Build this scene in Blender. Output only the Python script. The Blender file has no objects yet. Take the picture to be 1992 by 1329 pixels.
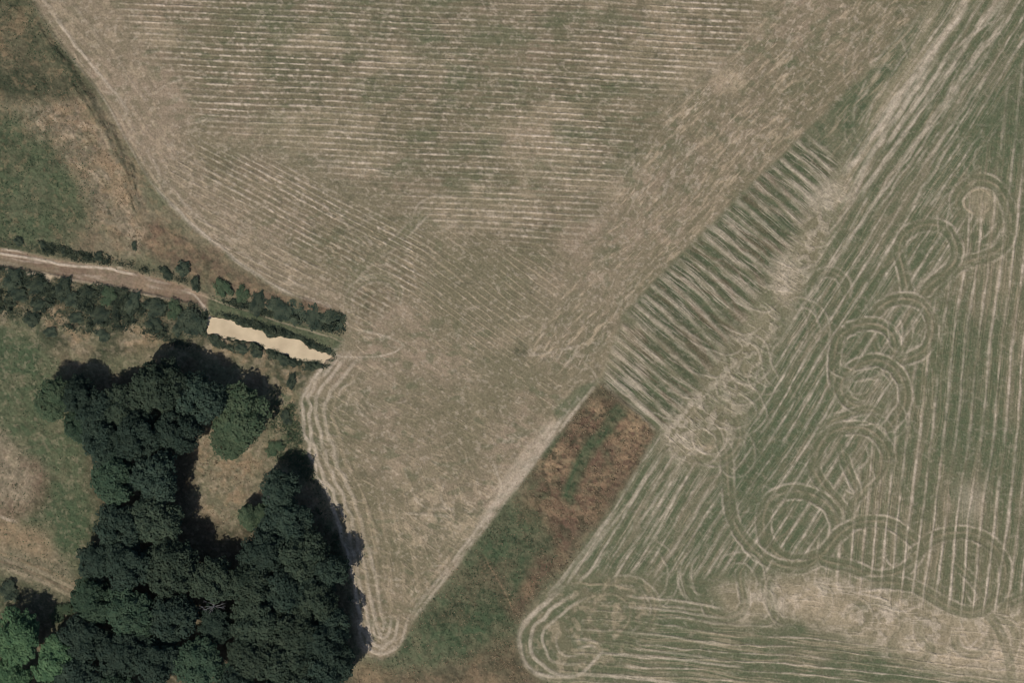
import bpy, math, random
import numpy as np
from mathutils import Vector, Matrix

S = bpy.context.scene
COL = S.collection
random.seed(11)
RNG = np.random.default_rng(7)

# ------------------------------------------------------------------ camera, sky, sun, exposure
CAM_H = 520.0
cam = bpy.data.cameras.new("camera"); cam_o = bpy.data.objects.new("camera", cam); COL.objects.link(cam_o)
cam_o.location = (0, 0, CAM_H); cam_o.rotation_euler = (0, 0, 0)
cam.sensor_width = 36.0; cam.sensor_fit = 'HORIZONTAL'
cam.lens = 36.0 * CAM_H / 199.2
cam.clip_start = 1.0; cam.clip_end = 6000.0
S.camera = cam_o

EL = math.radians(53.0)
AZ = (-0.60, -0.80)
TO_SUN = Vector((AZ[0]*math.cos(EL), AZ[1]*math.cos(EL), math.sin(EL)))
w = bpy.data.worlds.new("World"); S.world = w; w.use_nodes = True
nt = w.node_tree
bg = nt.nodes["Background"]
sky = nt.nodes.new("ShaderNodeTexSky"); sky.sky_type = 'NISHITA'; sky.sun_disc = False
sky.sun_elevation = EL; sky.sun_rotation = math.atan2(AZ[0], AZ[1])
nt.links.new(sky.outputs[0], bg.inputs[0]); bg.inputs[1].default_value = 0.072
sun = bpy.data.lights.new("sun", 'SUN'); sun.energy = 3.6; sun.angle = math.radians(0.6); sun.color = (1.0, 0.955, 0.88)
sun_o = bpy.data.objects.new("sun", sun); COL.objects.link(sun_o)
sun_o.rotation_euler = TO_SUN.to_track_quat('Z', 'Y').to_euler(); sun_o.location = (-60, -80, 150)
S.view_settings.view_transform = 'Standard'; S.view_settings.look = 'None'
S.render.engine = 'CYCLES'; S.cycles.filter_width = 1.05
S.view_settings.exposure = 0.0; S.view_settings.gamma = 1.0
KLIGHT = 1.10          # radiance of a flat white surface under this sky and sun

# ------------------------------------------------------------------ helpers
def P(px, py, z=0.0):                 # map units (10 to the metre, origin at the north-west corner) to metres
    k = (CAM_H - z)/CAM_H
    return ((px-996.0)/10.0*k, (664.5-py)/10.0*k)

def lin(c):
    out = []
    for v in c:
        v = v/255.0
        out.append((v/12.92 if v <= 0.04045 else ((v+0.055)/1.055)**2.4))
    return out

def alb(c): return [min(0.9, v/KLIGHT) for v in lin(c)] + [1.0]

def sst(a, b, x):
    t = np.clip((x-a)/(b-a), 0, 1)
    return t*t*(3-2*t)

TAB = RNG.random((512, 512)).astype(np.float32)
def noise(x, y, seed=0):
    x = x + seed*37.31; y = y + seed*91.77
    xf = np.floor(x); yf = np.floor(y)
    fx = (x-xf).astype(np.float32); fy = (y-yf).astype(np.float32)
    xi = xf.astype(np.int32) & 511; yi = yf.astype(np.int32) & 511
    x1 = (xi+1) & 511; y1 = (yi+1) & 511
    fx = fx*fx*(3-2*fx); fy = fy*fy*(3-2*fy)
    a = TAB[yi, xi]; b = TAB[yi, x1]; c = TAB[y1, xi]; d = TAB[y1, x1]
    a = a + (b-a)*fx; c = c + (d-c)*fx
    return a + (c-a)*fy

def fbm(x, y, seed=0, oct=4):
    s = 0; amp = 1.0; tot = 0; f = 1.0
    for k in range(oct):
        ca, sa = math.cos(0.5+k*1.1), math.sin(0.5+k*1.1)
        s = s + amp*noise((x*ca-y*sa)*f, (x*sa+y*ca)*f, seed+k*13); tot += amp; amp *= 0.55; f *= 2.03
    return s/tot

# ------------------------------------------------------------------ the ground: one fine height grid
STEP = 1.75; MARG = 150.0
gx = np.arange(-MARG, 1992+MARG+STEP, STEP, dtype=np.float32)
gy = np.arange(-MARG, 1329+MARG+STEP, STEP, dtype=np.float32)
NX, NY = len(gx), len(gy)
GX, GY = np.meshgrid(gx, gy)
X = GX.ravel(); Y = GY.ravel(); N = X.size
HGT = np.zeros(N, np.float32)

COVERS = ['straw', 'olive', 'green', 'lush', 'dark', 'ochre', 'brown', 'pale']      # base = dry soil and stubble
WGT = np.zeros((8, N), np.float32)
def lay(name, m, idx=None):
    i = None if name == 'base' else COVERS.index(name)
    m = np.clip(m, 0, 1)
    if idx is None:
        WGT[:] *= (1-m)
        if i is not None: WGT[i] += m
    else:
        WGT[:, idx] *= (1-m)
        if i is not None: WGT[i, idx] += m

WX = (fbm(X/45, Y/45, 3, 3)-0.5); WY = (fbm(X/45, Y/45, 5, 3)-0.5)
def blur2(a, r):
    a = a.reshape(NY, NX)
    for _ in range(2):
        for ax in (0, 1):
            pad = [(0, 0), (0, 0)]; pad[ax] = (r+1, r)
            c = np.cumsum(np.pad(a, pad, mode='edge'), axis=ax)
            if ax == 0: a = (c[2*r+1:] - c[:-2*r-1])/(2*r+1)
            else: a = (c[:, 2*r+1:] - c[:, :-2*r-1])/(2*r+1)
    return a.ravel()

def inside(poly, warp=0.0):
    xs = X + WX*warp*2 if warp else X
    ys = Y + WY*warp*2 if warp else Y
    px = [p[0] for p in poly]; py = [p[1] for p in poly]
    m = warp*1.2+2
    bb = np.nonzero((X > min(px)-m) & (X < max(px)+m) & (Y > min(py)-m) & (Y < max(py)+m))[0]
    a = xs[bb]; b = ys[bb]
    ins = np.zeros(len(bb), bool)
    n = len(poly)
    for i in range(n):
        x0, y0 = poly[i]; x1, y1 = poly[(i+1) % n]
        if y0 == y1: continue
        c = ((y0 > b) != (y1 > b)) & (a < (x1-x0)*(b-y0)/(y1-y0)+x0)
        ins ^= c
    out = np.zeros(N, np.float32); out[bb[ins]] = 1
    return out

def zone(poly, soft=6.0, warp=0.0):
    m = inside(poly, warp)
    if soft > 0: m = blur2(m, max(1, int(round(soft/STEP/1.5))))
    return np.clip(m, 0, 1).astype(np.float32)

def spline(pts, n=10, closed=False):
    pts = [np.array(p, float) for p in pts]
    out = []; L = len(pts)
    rng = range(L if closed else L-1)
    for i in rng:
        if closed: p0, p1, p2, p3 = pts[(i-1) % L], pts[i], pts[(i+1) % L], pts[(i+2) % L]
        else: p0, p1, p2, p3 = pts[max(i-1, 0)], pts[i], pts[i+1], pts[min(i+2, L-1)]
        for k in range(n):
            t = k/n
            out.append(0.5*((2*p1)+(-p0+p2)*t+(2*p0-5*p1+4*p2-p3)*t*t+(-p0+3*p1-3*p2+p3)*t**3))
    out.append(pts[0] if closed else pts[-1])
    return out

def along(pts, maxd, smooth=True, closed=False, n=8):
    """indices near a path, the signed distance to it (right of travel positive) and the distance travelled"""
    if smooth: pts = spline(pts, n, closed)
    D = np.full(N, 1e9, np.float32); SD = np.zeros(N, np.float32); SS = np.zeros(N, np.float32)
    s0 = 0.0
    G2 = D.reshape(NY, NX)
    for (x0, y0), (x1, y1) in zip(pts[:-1], pts[1:]):
        L = math.hypot(x1-x0, y1-y0)
        if L < 1e-6: continue
        c0 = max(0, int((min(x0, x1)-maxd+MARG)/STEP)); c1 = min(NX, int((max(x0, x1)+maxd+MARG)/STEP)+2)
        r0 = max(0, int((min(y0, y1)-maxd+MARG)/STEP)); r1 = min(NY, int((max(y0, y1)+maxd+MARG)/STEP)+2)
        if c1 <= c0 or r1 <= r0: s0 += L; continue
        xx = GX[r0:r1, c0:c1]; yy = GY[r0:r1, c0:c1]
        ux, uy = (x1-x0)/L, (y1-y0)/L
        t = np.clip((xx-x0)*ux+(yy-y0)*uy, 0, L)
        dx = xx-(x0+ux*t); dy = yy-(y0+uy*t)
        d = np.sqrt(dx*dx+dy*dy)
        sub = G2[r0:r1, c0:c1]; better = d < sub
        sub[better] = d[better]
        sg = np.where(ux*(yy-y0)-uy*(xx-x0) >= 0, d, -d)
        SD.reshape(NY, NX)[r0:r1, c0:c1][better] = sg[better]
        SS.reshape(NY, NX)[r0:r1, c0:c1][better] = (s0+t)[better]
        s0 += L
    idx = np.nonzero(D < maxd)[0]
    return idx, SD[idx], SS[idx], s0

def endfade(s, total, f=18.0):
    return np.clip(s/f, 0, 1)*np.clip((total-s)/f, 0, 1)

def rot(ang, x, y):                    # ang in degrees, clockwise on the map: (along, across)
    a = math.radians(ang); c, s = math.cos(a), math.sin(a)
    return c*x+s*y, -s*x+c*y

SEED = [100]
def nseed():
    SEED[0] += 7
    return SEED[0]

def swaths(m, ang, spacing, light='straw', gap='olive', k_light=0.8, k_gap=0.5, ridge=0.10, wander=0.35, dash=22.0,
           bend=None, width=0.42, patch=110.0, lo=0.32, hi=0.62, seed=None, wpx=None, bead=0.5):
    """rows of cut hay: light raised rows with darker stubble between them"""
    idx = np.nonzero(m > 0.02)[0]
    if len(idx) == 0: return
    sd = nseed(); ws = sd if seed is None else seed; wp = wander*spacing if wpx is None else wpx
    x = X[idx]; y = Y[idx]; mm = m[idx]
    v, u = rot(ang, x, y)
    if bend is not None: u = u + bend(x, y)
    u = u + wp*((noise(v/170, u/70, ws)-0.5)*2 + 0.22*(noise(v/24, u/16, ws+1)-0.5)*2)
    ph = u/spacing
    k = np.floor(ph); f = ph-k
    rnd = TAB[(k.astype(np.int32)*7+sd) & 511, 31]
    wd = width*(0.65+0.7*noise(v/35, k*3.7, sd+2))
    tri = 1-np.abs(f-0.5)/(wd*0.5+1e-3)
    line = sst(0.0, 0.9, tri)
    br = noise(v/dash, k*5.3, sd+3)*0.65+noise(v/(dash*0.3), k*9.1+u/6, sd+4)*0.35
    pat = sst(lo, hi, fbm(x/patch, y/patch, sd+5, 3)*0.75+rnd*0.25)
    bd = sst(0.30, 0.70, noise(v/(3.2+dash*0.10), k*6.3+2, sd+8))
    lt = line*sst(0.15, 0.58, br)*(0.32+0.68*pat)*(1-bead+bead*bd)*mm
    gp = (1-line)*(0.35+0.65*sst(0.25, 0.75, noise(v/60, k*4.1+7, sd+6)*0.7+fbm(x/60, y/60, sd+7, 2)*0.3))*mm
    lay(gap, gp*k_gap, idx)
    lay(light, lt*k_light, idx)
    HGT[idx] += ridge*(line*(0.35+0.65*br)*(0.3+0.7*pat))*mm

def streaks(m, ang, short, long_, light='straw', k=0.5, lo=0.5, hi=0.8, h=0.05, field=None):
    idx = np.nonzero(m > 0.02)[0]
    if len(idx) == 0: return
    sd = nseed(); x = X[idx]; y = Y[idx]
    v, u = rot(ang, x, y)
    wv = (fbm(x/90, y/90, sd+3, 2)-0.5)*short*5
    n = noise((u+wv)/short, v/long_, sd)*0.6+noise((u+wv)/(short*0.5), v/(long_*0.45), sd+1)*0.4
    n = n*(0.75+0.5*fbm(x/70, y/70, sd+2, 2))
    s = sst(lo, hi, n)*m[idx]
    lay(light, s*k, idx)
    if h: HGT[idx] += h*s

def mottle(m, name, size, k=0.6, lo=0.45, hi=0.65, oct=4, h=0.0, stretch=1.0, ang=0.0):
    idx = np.nonzero(m > 0.02)[0]
    if len(idx) == 0: return
    sd = nseed(); v, u = rot(ang, X[idx], Y[idx])
    n = sst(lo, hi, fbm(v/(size*stretch), u/size, sd, oct))*m[idx]
    lay(name, n*k, idx)
    if h: HGT[idx] += h*n

def line(pts, width, name, k=0.7, off=0.0, brk=0.5, dash=26.0, h=0.0, closed=False, fade=18.0, wob=1.5, smooth=True):
    maxd = abs(off)+width*1.6+wob+3
    idx, d, s, tot = along(pts, maxd, smooth, closed)
    sd = nseed()
    dd = np.abs(d-off+(noise(s/22, s*0, sd+4)-0.5)*2*wob)
    ef = 1.0 if closed else endfade(s, tot, fade)
    b = (1-brk)+brk*sst(0.3, 0.65, noise(s/dash, d/8, sd)*0.6+noise(s/(dash*0.3), d/4, sd+1)*0.4)
    t = sst(1.25, 0.35, dd/(width*0.5))*ef*b
    lay(name, t*k, idx)
    if h: HGT[idx] += h*t
    return idx

def wheel_track(pts, width=28.0, k=1.0, closed=False, core='olive', edge='straw'):
    """a tractor's turning track: swept band, two wheel ruts, hay pushed up along both edges"""
    idx, d, s, tot = along(pts, width*0.5+9, True, closed)
    sd = nseed(); ad = np.abs(d); h2 = width*0.5
    ef = (1.0 if closed else endfade(s, tot, 26.0))*k
    ef = ef*(0.75+0.25*sst(0.3, 0.6, noise(s/70, d*0+2, sd+10)))
    band = sst(h2*1.05, h2*0.70, ad)
    vv = noise(s/34, d*0, sd+7)
    lay(core, band*ef*(0.38+0.36*noise(s/30, d/6, sd)), idx)
    lay('green', band*ef*(0.22+0.28*noise(s/60, d*0+9, sd+8)), idx)
    rut = sst(h2*0.42, h2*0.10, np.abs(ad-h2*0.50))
    lay('green', rut*ef*(0.05+0.30*noise(s/40, np.sign(d)*5, sd+1))*(0.5+0.5*vv), idx)
    mid = sst(3.6, 0.5, ad)
    lay('straw', mid*ef*0.46*noise(s/14, d*0, sd+2), idx)
    ef = ef*(0.55+0.45*sst(0.25, 0.6, noise(s/50, d*0+4, sd+11)))
    jit = (noise(s/11, d*0+3, sd+3)-0.5)*3.0
    eg = sst(4.2, 0.3, np.abs(ad-h2+jit))*(0.15+0.85*sst(0.34, 0.72, noise(s/26, np.sign(d)*9, sd+4)*0.6+noise(s/6, d/3, sd+5)*0.4))
    lay('pale', eg*np.clip(ef*1.25, 0, 1)*0.62, idx)
    HGT[idx] = HGT[idx]*(1-band*0.55*ef) - rut*ef*0.035 + eg*ef*0.07

# ---------------------------------------------------------------- outlines (map units)
TRACK_W = [(30, -150), (48, -40), (75, 20), (130, 100), (200, 188), (248, 275), (300, 362), (370, 436), (470, 516), (560, 572), (650, 601)]
A_LEFT = [(655, 603), (682, 640), (662, 668), (632, 700), (596, 742), (580, 792), (590, 855), (612, 930), (640, 985), (664, 1060), (682, 1150), (686, 1215), (697, 1258), (712, 1276)]
A_BOT = [(740, 1284), (768, 1274), (784, 1252), (803, 1216)]
A_TIP = (1168, 742)
AB = [(1168, 742), (1188, 690), (1212, 612), (1330, 490), (1500, 322), (1640, 185), (1770, 45), (1830, -20), (1950, -150)]
FALLOW_E = [(1168, 742), (1278, 842), (1240, 905), (1205, 965), (1110, 1095), (1012, 1208), (1004, 1255), (1020, 1300), (1075, 1345), (1200, 1400), (1350, 1479)]
poly_A = TRACK_W + A_LEFT + A_BOT + AB
poly_B = AB[::-1] + FALLOW_E[1:] + [(2150, 1490), (2150, -160)]
poly_C = [A_TIP] + FALLOW_E[1:] + [(660, 1479), (678, 1335), (690, 1285), (706, 1270)] + A_BOT
poly_D = [(-160, -160), (30, -160)] + TRACK_W[1:] + [(682, 640), (640, 630), (560, 605), (470, 590), (400, 574), (340, 549), (250, 524), (130, 507), (50, 492), (-160, 465)]
PATH_T = [(-150, 462), (0, 484), (50, 493), (130, 508), (250, 525), (340, 551), (404, 576)]
PATH_B = [(404, 612), (384, 590), (345, 584), (300, 574), (220, 556), (160, 548), (128, 536), (60, 528), (0, 518), (-150, 492)]
LANE = [(404, 576), (470, 597), (560, 622), (672, 660), (650, 690), (600, 677), (520, 648), (460, 632), (404, 612)]
POND = [(405, 613), (424, 619), (444, 622), (463, 632), (490, 640), (514, 647), (519, 655), (532, 657), (551, 654), (570, 660), (588, 664), (601, 677), (622, 684), (645, 692),
        (630, 707), (603, 705), (579, 702), (564, 697), (551, 690), (528, 683), (507, 675), (499, 666), (478, 664), (459, 662), (446, 660), (432, 656), (416, 651), (404, 650), (402, 632)]

def ragged(poly, step, amp):
    out = []
    for i in range(len(poly)):
        (xa, ya), (xb, yb) = poly[i], poly[(i+1) % len(poly)]
        L = math.hypot(xb-xa, yb-ya); n = max(1, int(L/step))
        for k in range(n):
            t = k/n; j = random.uniform(-amp, amp)
            out.append((xa+(xb-xa)*t-(yb-ya)/L*j, ya+(yb-ya)*t+(xb-xa)/L*j))
    return out
POND = ragged(POND, 4.0, 2.2)
A = zone(poly_A, 4, 3); B = zone(poly_B, 4, 3); C = zone(poly_C, 5, 4); Dm = zone(poly_D, 5, 4)
REST = np.clip(1-A-B-C-Dm, 0, 1)
HGT += (fbm(X/210, Y/210, 61, 3)-0.5)*0.5 + (fbm(X/24, Y/24, 62, 2)-0.5)*0.06

# ---------------------------------------------------------------- A: dry hay field
AH0 = zone([(380, -150), (1500, -150), (1450, 60), (1300, 200), (1180, 400), (800, 380), (520, 260)], 60, 20)*A
mottle(A, 'olive', 170, 0.66, 0.40, 0.66)
mottle(A, 'green', 120, 0.36, 0.52, 0.72, stretch=2.2)
mottle(AH0, 'green', 90, 0.5, 0.46, 0.66, 4, 0, 1.8, 3)
mottle(AH0, 'dark', 26, 0.34, 0.60, 0.76, 3, 0, 1.8, 3)
mottle(A, 'olive', 26, 0.40, 0.45, 0.68, 2, stretch=2.0)
mottle(A, 'straw', 60, 0.22, 0.52, 0.75)
mottle(A, 'green', 16, 0.5, 0.64, 0.76, 2, stretch=1.8)
greentop = zone([(470, -150), (980, -150), (1000, 60), (820, 110), (640, 150), (500, 110)], 60, 20)
lay('green', greentop*0.45*sst(0.3, 0.6, fbm(X/60, Y/30, 71, 3)))
lay('green', zone([(560, 200), (900, 230), (880, 290), (540, 285)], 50, 20)*0.25)
lay('olive', zone([(800, 430), (1010, 420), (1060, 560), (960, 660), (800, 600)], 60, 30)*0.4)
lay('base', zone([(600, 285), (860, 330), (800, 430), (560, 400), (420, 320)], 40, 20)*0.35)
lay('base', zone([(1000, 560), (1180, 420), (1500, 210), (1560, 260), (1230, 580), (1100, 720), (1000, 690)], 45, 20)*0.45)

AH = zone([(200, -150), (1560, -150), (1478, 50), (1395, 130), (1300, 205), (1212, 330), (1185, 425), (1000, 478), (790, 395), (620, 300), (520, 262), (395, 245), (355, 165), (270, 60), (225, -20)], 46, 26)*A
AHB = lambda x, y: -np.clip(x-800, 0, 900)**2*1.6e-5
swaths(AH, 2.6, 11.6, 'base', 'brown', k_light=0.0, k_gap=0.34, ridge=0, dash=26, width=0.7, bend=AHB, seed=9004, wpx=2.6)
mottle(AH, 'straw', 75, 0.45, 0.50, 0.66, 4, 0, 2.0, 3)
swaths(AH, 2.6, 11.6, 'pale', 'olive', seed=9004, wpx=2.6, bead=0.75, k_light=1.0, k_gap=0.60, ridge=0.17, dash=26, wander=0.22, width=0.58, bend=lambda x, y: -np.clip(x-800, 0, 900)**2*1.6e-5, patch=110, lo=0.32, hi=0.58)
streaks(AH, 2.8, 4.0, 30, 'green', 0.35, 0.62, 0.85, 0)
AD = zone([(310, 300), (440, 285), (560, 330), (700, 400), (830, 450), (820, 560), (700, 640), (660, 600), (560, 570), (470, 515), (385, 440)], 24, 12)*A
swaths(AD, 27.5, 11.4, 'base', 'brown', k_light=0.0, k_gap=0.34, ridge=0, dash=26, width=0.7, seed=9005, wpx=2.8)
swaths(AD, 27.5, 11.4, 'pale', 'olive', seed=9005, wpx=2.8, bead=0.7, k_light=0.90, k_gap=0.55, wander=0.25, width=0.58, ridge=0.12, dash=16, patch=90)
streaks(AD, 27.5, 4.5, 14, 'straw', 0.4, 0.6, 0.85, 0.04)
mottle(A, 'olive', 34, 0.34, 0.52, 0.70, 4, 0, 1.5, 10)
mottle(AH0, 'green', 48, 0.42, 0.54, 0.70, 4, 0, 1.8, 3)
mottle(A, 'dark', 15, 0.24, 0.64, 0.78, 3)
AD2 = zone([(800, 440), (1000, 460), (1130, 480), (1020, 700), (800, 660)], 40, 20)*A
swaths(AD2, 36, 11.8, k_light=0.5, k_gap=0.5, wander=0.5, ridge=0.08, dash=14, patch=80)
AE = zone([(1190, 430), (1215, 320), (1310, 200), (1400, 130), (1480, 40), (1560, -150), (1950, -150), (1640, 195), (1210, 620), (1120, 740), (1020, 700)], 22, 12)*A
streaks(AE, -46, 5.0, 30, 'straw', 0.70, 0.52, 0.80, 0.09)
streaks(AE, -46, 5.5, 34, 'olive', 0.70, 0.50, 0.78, 0)
mottle(AE, 'olive', 45, 0.35, 0.48, 0.66, 4)
mottle(AE, 'green', 22, 0.35, 0.60, 0.74, 3)
streaks(AE, -60, 5.0, 16, 'pale', 0.35, 0.62, 0.85, 0.04)
swaths(AE*zone([(1200, 480), (1700, 0), (1850, -60), (1640, 190), (1210, 618)], 12, 5), -45, 13, k_light=0.38, k_gap=0.35, ridge=0.08, dash=22)
TRI = zone([(690, 610), (1020, 690), (1120, 745), (800, 1216), (740, 1280), (706, 1268), (664, 1060), (590, 855), (600, 745)], 20, 8)*A
streaks(TRI, 30, 4.5, 20, 'straw', 0.42, 0.55, 0.85, 0.05)
streaks(TRI, 24, 5.0, 26, 'olive', 0.55, 0.50, 0.80, 0)
streaks(TRI*zone([(800, 860), (1000, 800), (980, 960), (800, 1180), (690, 1180)], 40, 10), 75, 5.0, 30, 'straw', 0.28, 0.55, 0.85, 0.05)
lay('olive', zone([(800, 780), (1010, 740), (960, 900), (820, 960)], 50, 20)*0.42)
mottle(TRI*zone([(770, 930), (900, 930), (930, 1060), (800, 1080)], 30, 10), 'straw', 18, 0.5, 0.5, 0.66, 3, 0.05)
# headland along the west track
HL = zone(TRACK_W + [(690, 640), (660, 560), (560, 500), (450, 400), (370, 290), (330, 180), (230, 60), (190, -150)], 24, 8)*A
lay('base', HL*0.55)
for i, (off, wd, kk) in enumerate([(-8, 7, .40), (-22, 9, .26), (-44, 9, .18), (-66, 9, .12)]):
    line(TRACK_W, wd, 'straw' if i % 2 == 0 else 'pale', kk, off, 0.75, 30, 0.05, fade=60, wob=4)
    line(TRACK_W, 10, 'olive', 0.28, off-10, 0.7, 45, 0, fade=60, wob=6)
mottle(HL, 'straw', 14, 0.35, 0.56, 0.72, 2, 0.04)
line(TRACK_W, 5, 'pale', 0.62, 2, 0.35, 50, 0.04, fade=10, wob=2)
line([(285, 345), (330, 392), (372, 434), (470, 514), (560, 570), (652, 600)], 8, 'pale', 0.85, 0, 0.2, 60, 0.05, fade=40, wob=2)
line([(95, 45), (150, 118), (205, 180), (240, 230)], 6, 'pale', 0.5, -16, 0.5, 30, 0.04, wob=3)
# rounded turns near the pond head
for r, kk in ((0, .78), (13, .66), (27, .58), (44, .46), (62, .34)):
    line([(668, 655), (632, 700), (599, 742), (585, 792), (594, 855), (616, 930), (643, 985), (667, 1060), (686, 1150), (702, 1225), (722, 1268), (748, 1276), (778, 1256)],
         9, 'pale' if r < 50 else 'straw', kk, -r-3, 0.52, 40, 0.06, fade=50, wob=5)
    line([(650, 690), (608, 742), (596, 792), (604, 855), (624, 930), (650, 985), (674, 1060), (690, 1150)], 6, 'olive', 0.42, -r-3, 0.6, 50, -0.03, fade=30, wob=3)
for x0 in (690, 712, 736, 760, 785, 812):
    line([(x0-30, 940), (x0-12, 1030), (x0, 1120), (x0+6, 1190)], 8, 'straw', 0.26, 0, 0.7, 30, 0.05, fade=60, wob=3)
    line([(x0-20, 940), (x0-2, 1030), (x0+10, 1120), (x0+14, 1190)], 8, 'olive', 0.30, 0, 0.7, 40, 0, fade=60, wob=3)
for r in (18, 32, 48):
    line([(742-r, 1200), (742-r*0.75, 1225+r*0.6), (742, 1225+r), (742+r*0.75, 1225+r*0.6), (742+r*1.1, 1195)], 7, 'pale', 0.55, 0, 0.5, 20, 0.05, fade=20)
wheel_track([(668, 590), (682, 545), (715, 510), (770, 470), (800, 440), (840, 400)], 20, 0.45)
wheel_track([(690, 640), (676, 600), (690, 560), (735, 540), (775, 560), (770, 600)], 16, 0.35)
line([(640, 692), (700, 696), (760, 688), (785, 670)], 4, 'pale', 0.6, 0, 0.4)
line([(690, 640), (730, 650), (780, 668), (790, 690)], 6, 'pale', 0.5, 0, 0.5)
for q in ([(655, 780), (665, 755), (690, 745)], [(672, 800), (680, 770), (700, 760)], [(640, 840), (655, 870), (658, 910)], [(690, 770), (700, 800), (720, 815)], [(800, 960), (830, 985), (890, 990)],
          [(780, 1000), (830, 1000), (880, 1010)], [(870, 930), (860, 970), (890, 1000)], [(700, 1080), (740, 1120), (790, 1130)], [(1000, 690), (1060, 690), (1130, 670)], [(960, 900), (975, 940), (965, 980)],
          [(800, 420), (830, 385), (870, 380)], [(600, 330), (640, 320), (690, 330)], [(690, 350), (720, 330), (770, 345)], [(1130, 700), (1150, 720), (1165, 745)], [(1090, 660), (1140, 690), (1190, 660)],
          [(362, 245), (400, 232), (440, 236)], [(300, 180), (330, 160), (365, 150)], [(200, 60), (225, 50), (215, 75)], [(620, 265), (660, 255), (690, 280)]):
    line(q, 6, 'pale', 0.36, 0, 0.6, 14, 0.04, fade=16, wob=3)
# right edge of the triangle
EDGE_R = [(1168, 742), (1100, 830), (1000, 962), (900, 1090), (800, 1216)]
for off, kk, nm in ((4, .55, 'pale'), (13, .5, 'pale'), (24, .45, 'straw'), (36, .30, 'straw'), (50, .22, 'straw')):
    line(EDGE_R, 9, nm, kk, off, 0.55, 40, 0.06, fade=40, wob=2, smooth=False)
lay('green', zone([(1160, 745), (1120, 795), (1085, 822), (1075, 800), (1130, 748)], 6, 3)*0.75)
line([(1158, 752), (1085, 842)], 8, 'pale', 0.5, 0, 0.3, smooth=False)
lay('pale', zone([(1088, 826), (1040, 905), (985, 975), (940, 1030), (915, 1045), (960, 960), (1010, 890), (1064, 822)], 9, 4)*0.42*(0.5+0.7*noise(rot(-54, X, Y)[1]/5, rot(-54, X, Y)[0]/60, 66)))
mottle(zone([(1000, 672), (1024, 670), (1026, 696), (1000, 698)], 6, 4), 'dark', 12, 0.45, 0.3, 0.5, 2)
for (x, y, r) in ((618, 195, 9), (680, 118, 10), (930, 135, 14), (908, 127, 10), (1010, 682, 8), (570, 178, 6), (1280, 105, 10), (1310, 165, 9), (860, 345, 7), (420, 1, 3), (930, 6, 12), (1375, 150, 9), (970, 345, 8)):
    lay('dark', 0.38*np.exp(-((X-x)**2+((Y-y)*1.4)**2)/(r*r))*sst(0.25, 0.6, noise(X/5, Y/5, 77)))
lay('straw', zone([(1385, 140), (1440, 135), (1450, 170), (1400, 185)], 14, 10)*0.5)

# ---------------------------------------------------------------- B: greener mown meadow with tractor loops
lay('olive', B*0.70); lay('green', B*0.60); mottle(B, 'green', 140, 0.55, 0.36, 0.60); mottle(B, 'base', 70, 0.28, 0.52, 0.7); mottle(B, 'green', 18, 0.3, 0.5, 0.7, 2)
LB3 = [(1990, 120), (1915, 300), (1835, 560), (1775, 690), (1700, 860), (1640, 985), (1560, 1110)]
B1 = zone([(1168, 742), (1212, 614), (1380, 440), (1560, 262), (1640, 300), (1600, 385), (1545, 470), (1500, 540), (1440, 640), (1400, 700), (1350, 770), (1290, 845)], 10, 6)*B
B2 = zone([(1640, 330), (1660, 370), (1600, 480), (1540, 600), (1480, 730), (1440, 830), (1400, 900), (1330, 910), (1280, 850), (1360, 770), (1420, 660), (1500, 540), (1560, 440)], 22, 12)*B
B3 = zone([(1950, -150), (2150, -150), (2150, 130)] + LB3 + [(1480, 1110), (1330, 1120), (1200, 1120), (1100, 1110), (1206, 965), (1278, 842), (1340, 905), (1420, 900), (1520, 680), (1640, 350), (1660, 200), (1800, 20)], 14, 6)*B
B4 = zone(LB3 + [(1560, 1110), (1700, 1180), (2000, 1200), (2150, 1200), (2150, 120)], 16, 6)*B
B5 = zone([(1150, 1180), (1280, 1165), (1400, 1215), (1560, 1225), (1800, 1250), (2150, 1270), (2150, 1490), (1200, 1490), (1075, 1345), (1100, 1290)], 22, 8)*B
lay('green', zone([(1820, 200), (1992, 90), (2150, 0), (2150, 420), (1980, 380), (1900, 320), (1800, 420)], 40, 15)*0.7)
GRN = [zone([(1880, 230), (1992, 110), (2150, 60), (2150, 400), (1980, 360), (1900, 310)], 36, 15), zone([(1850, 600), (1930, 610), (1900, 900), (1830, 880)], 30, 15), zone([(1880, 840), (1980, 820), (2000, 960), (1900, 940)], 30, 15), zone([(1420, 930), (1500, 830), (1560, 800), (1500, 940), (1400, 1080), (1330, 1090)], 24, 12)]
lay('green', zone([(1500, 800), (1640, 660), (1600, 860), (1480, 1010), (1330, 1110), (1380, 960)], 30, 10)*0.55)
lay('lush', zone([(1490, 790), (1600, 700), (1560, 860), (1470, 960), (1430, 930)], 30, 10)*0.22)
lay('green', zone([(1700, 700), (1830, 640), (2150, 640), (2150, 1050), (1780, 1000)], 40, 15)*0.35)
lay('base', zone([(1840, 480), (1992, 470), (2150, 600), (2150, 760), (1930, 700), (1860, 600)], 40, 15)*0.3)
swaths(B3, -57.5, 22.5, 'pale', 'green', 1.0, 0.80, 0.15, 0.30, 60, width=0.36, patch=160, lo=0.12, hi=0.40, seed=9001, wpx=6)
swaths(B3, -57.5, 11.25, 'straw', 'green', 0.42, 0.34, 0.07, 0.30, 34, width=0.40, patch=100, seed=9001, wpx=6)
streaks(B3, -57.5, 9, 160, 'base', 0.30, 0.5, 0.8, 0)
streaks(B3, -57.5, 2.6, 90, 'pale', 0.30, 0.55, 0.85, 0.04)
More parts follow.
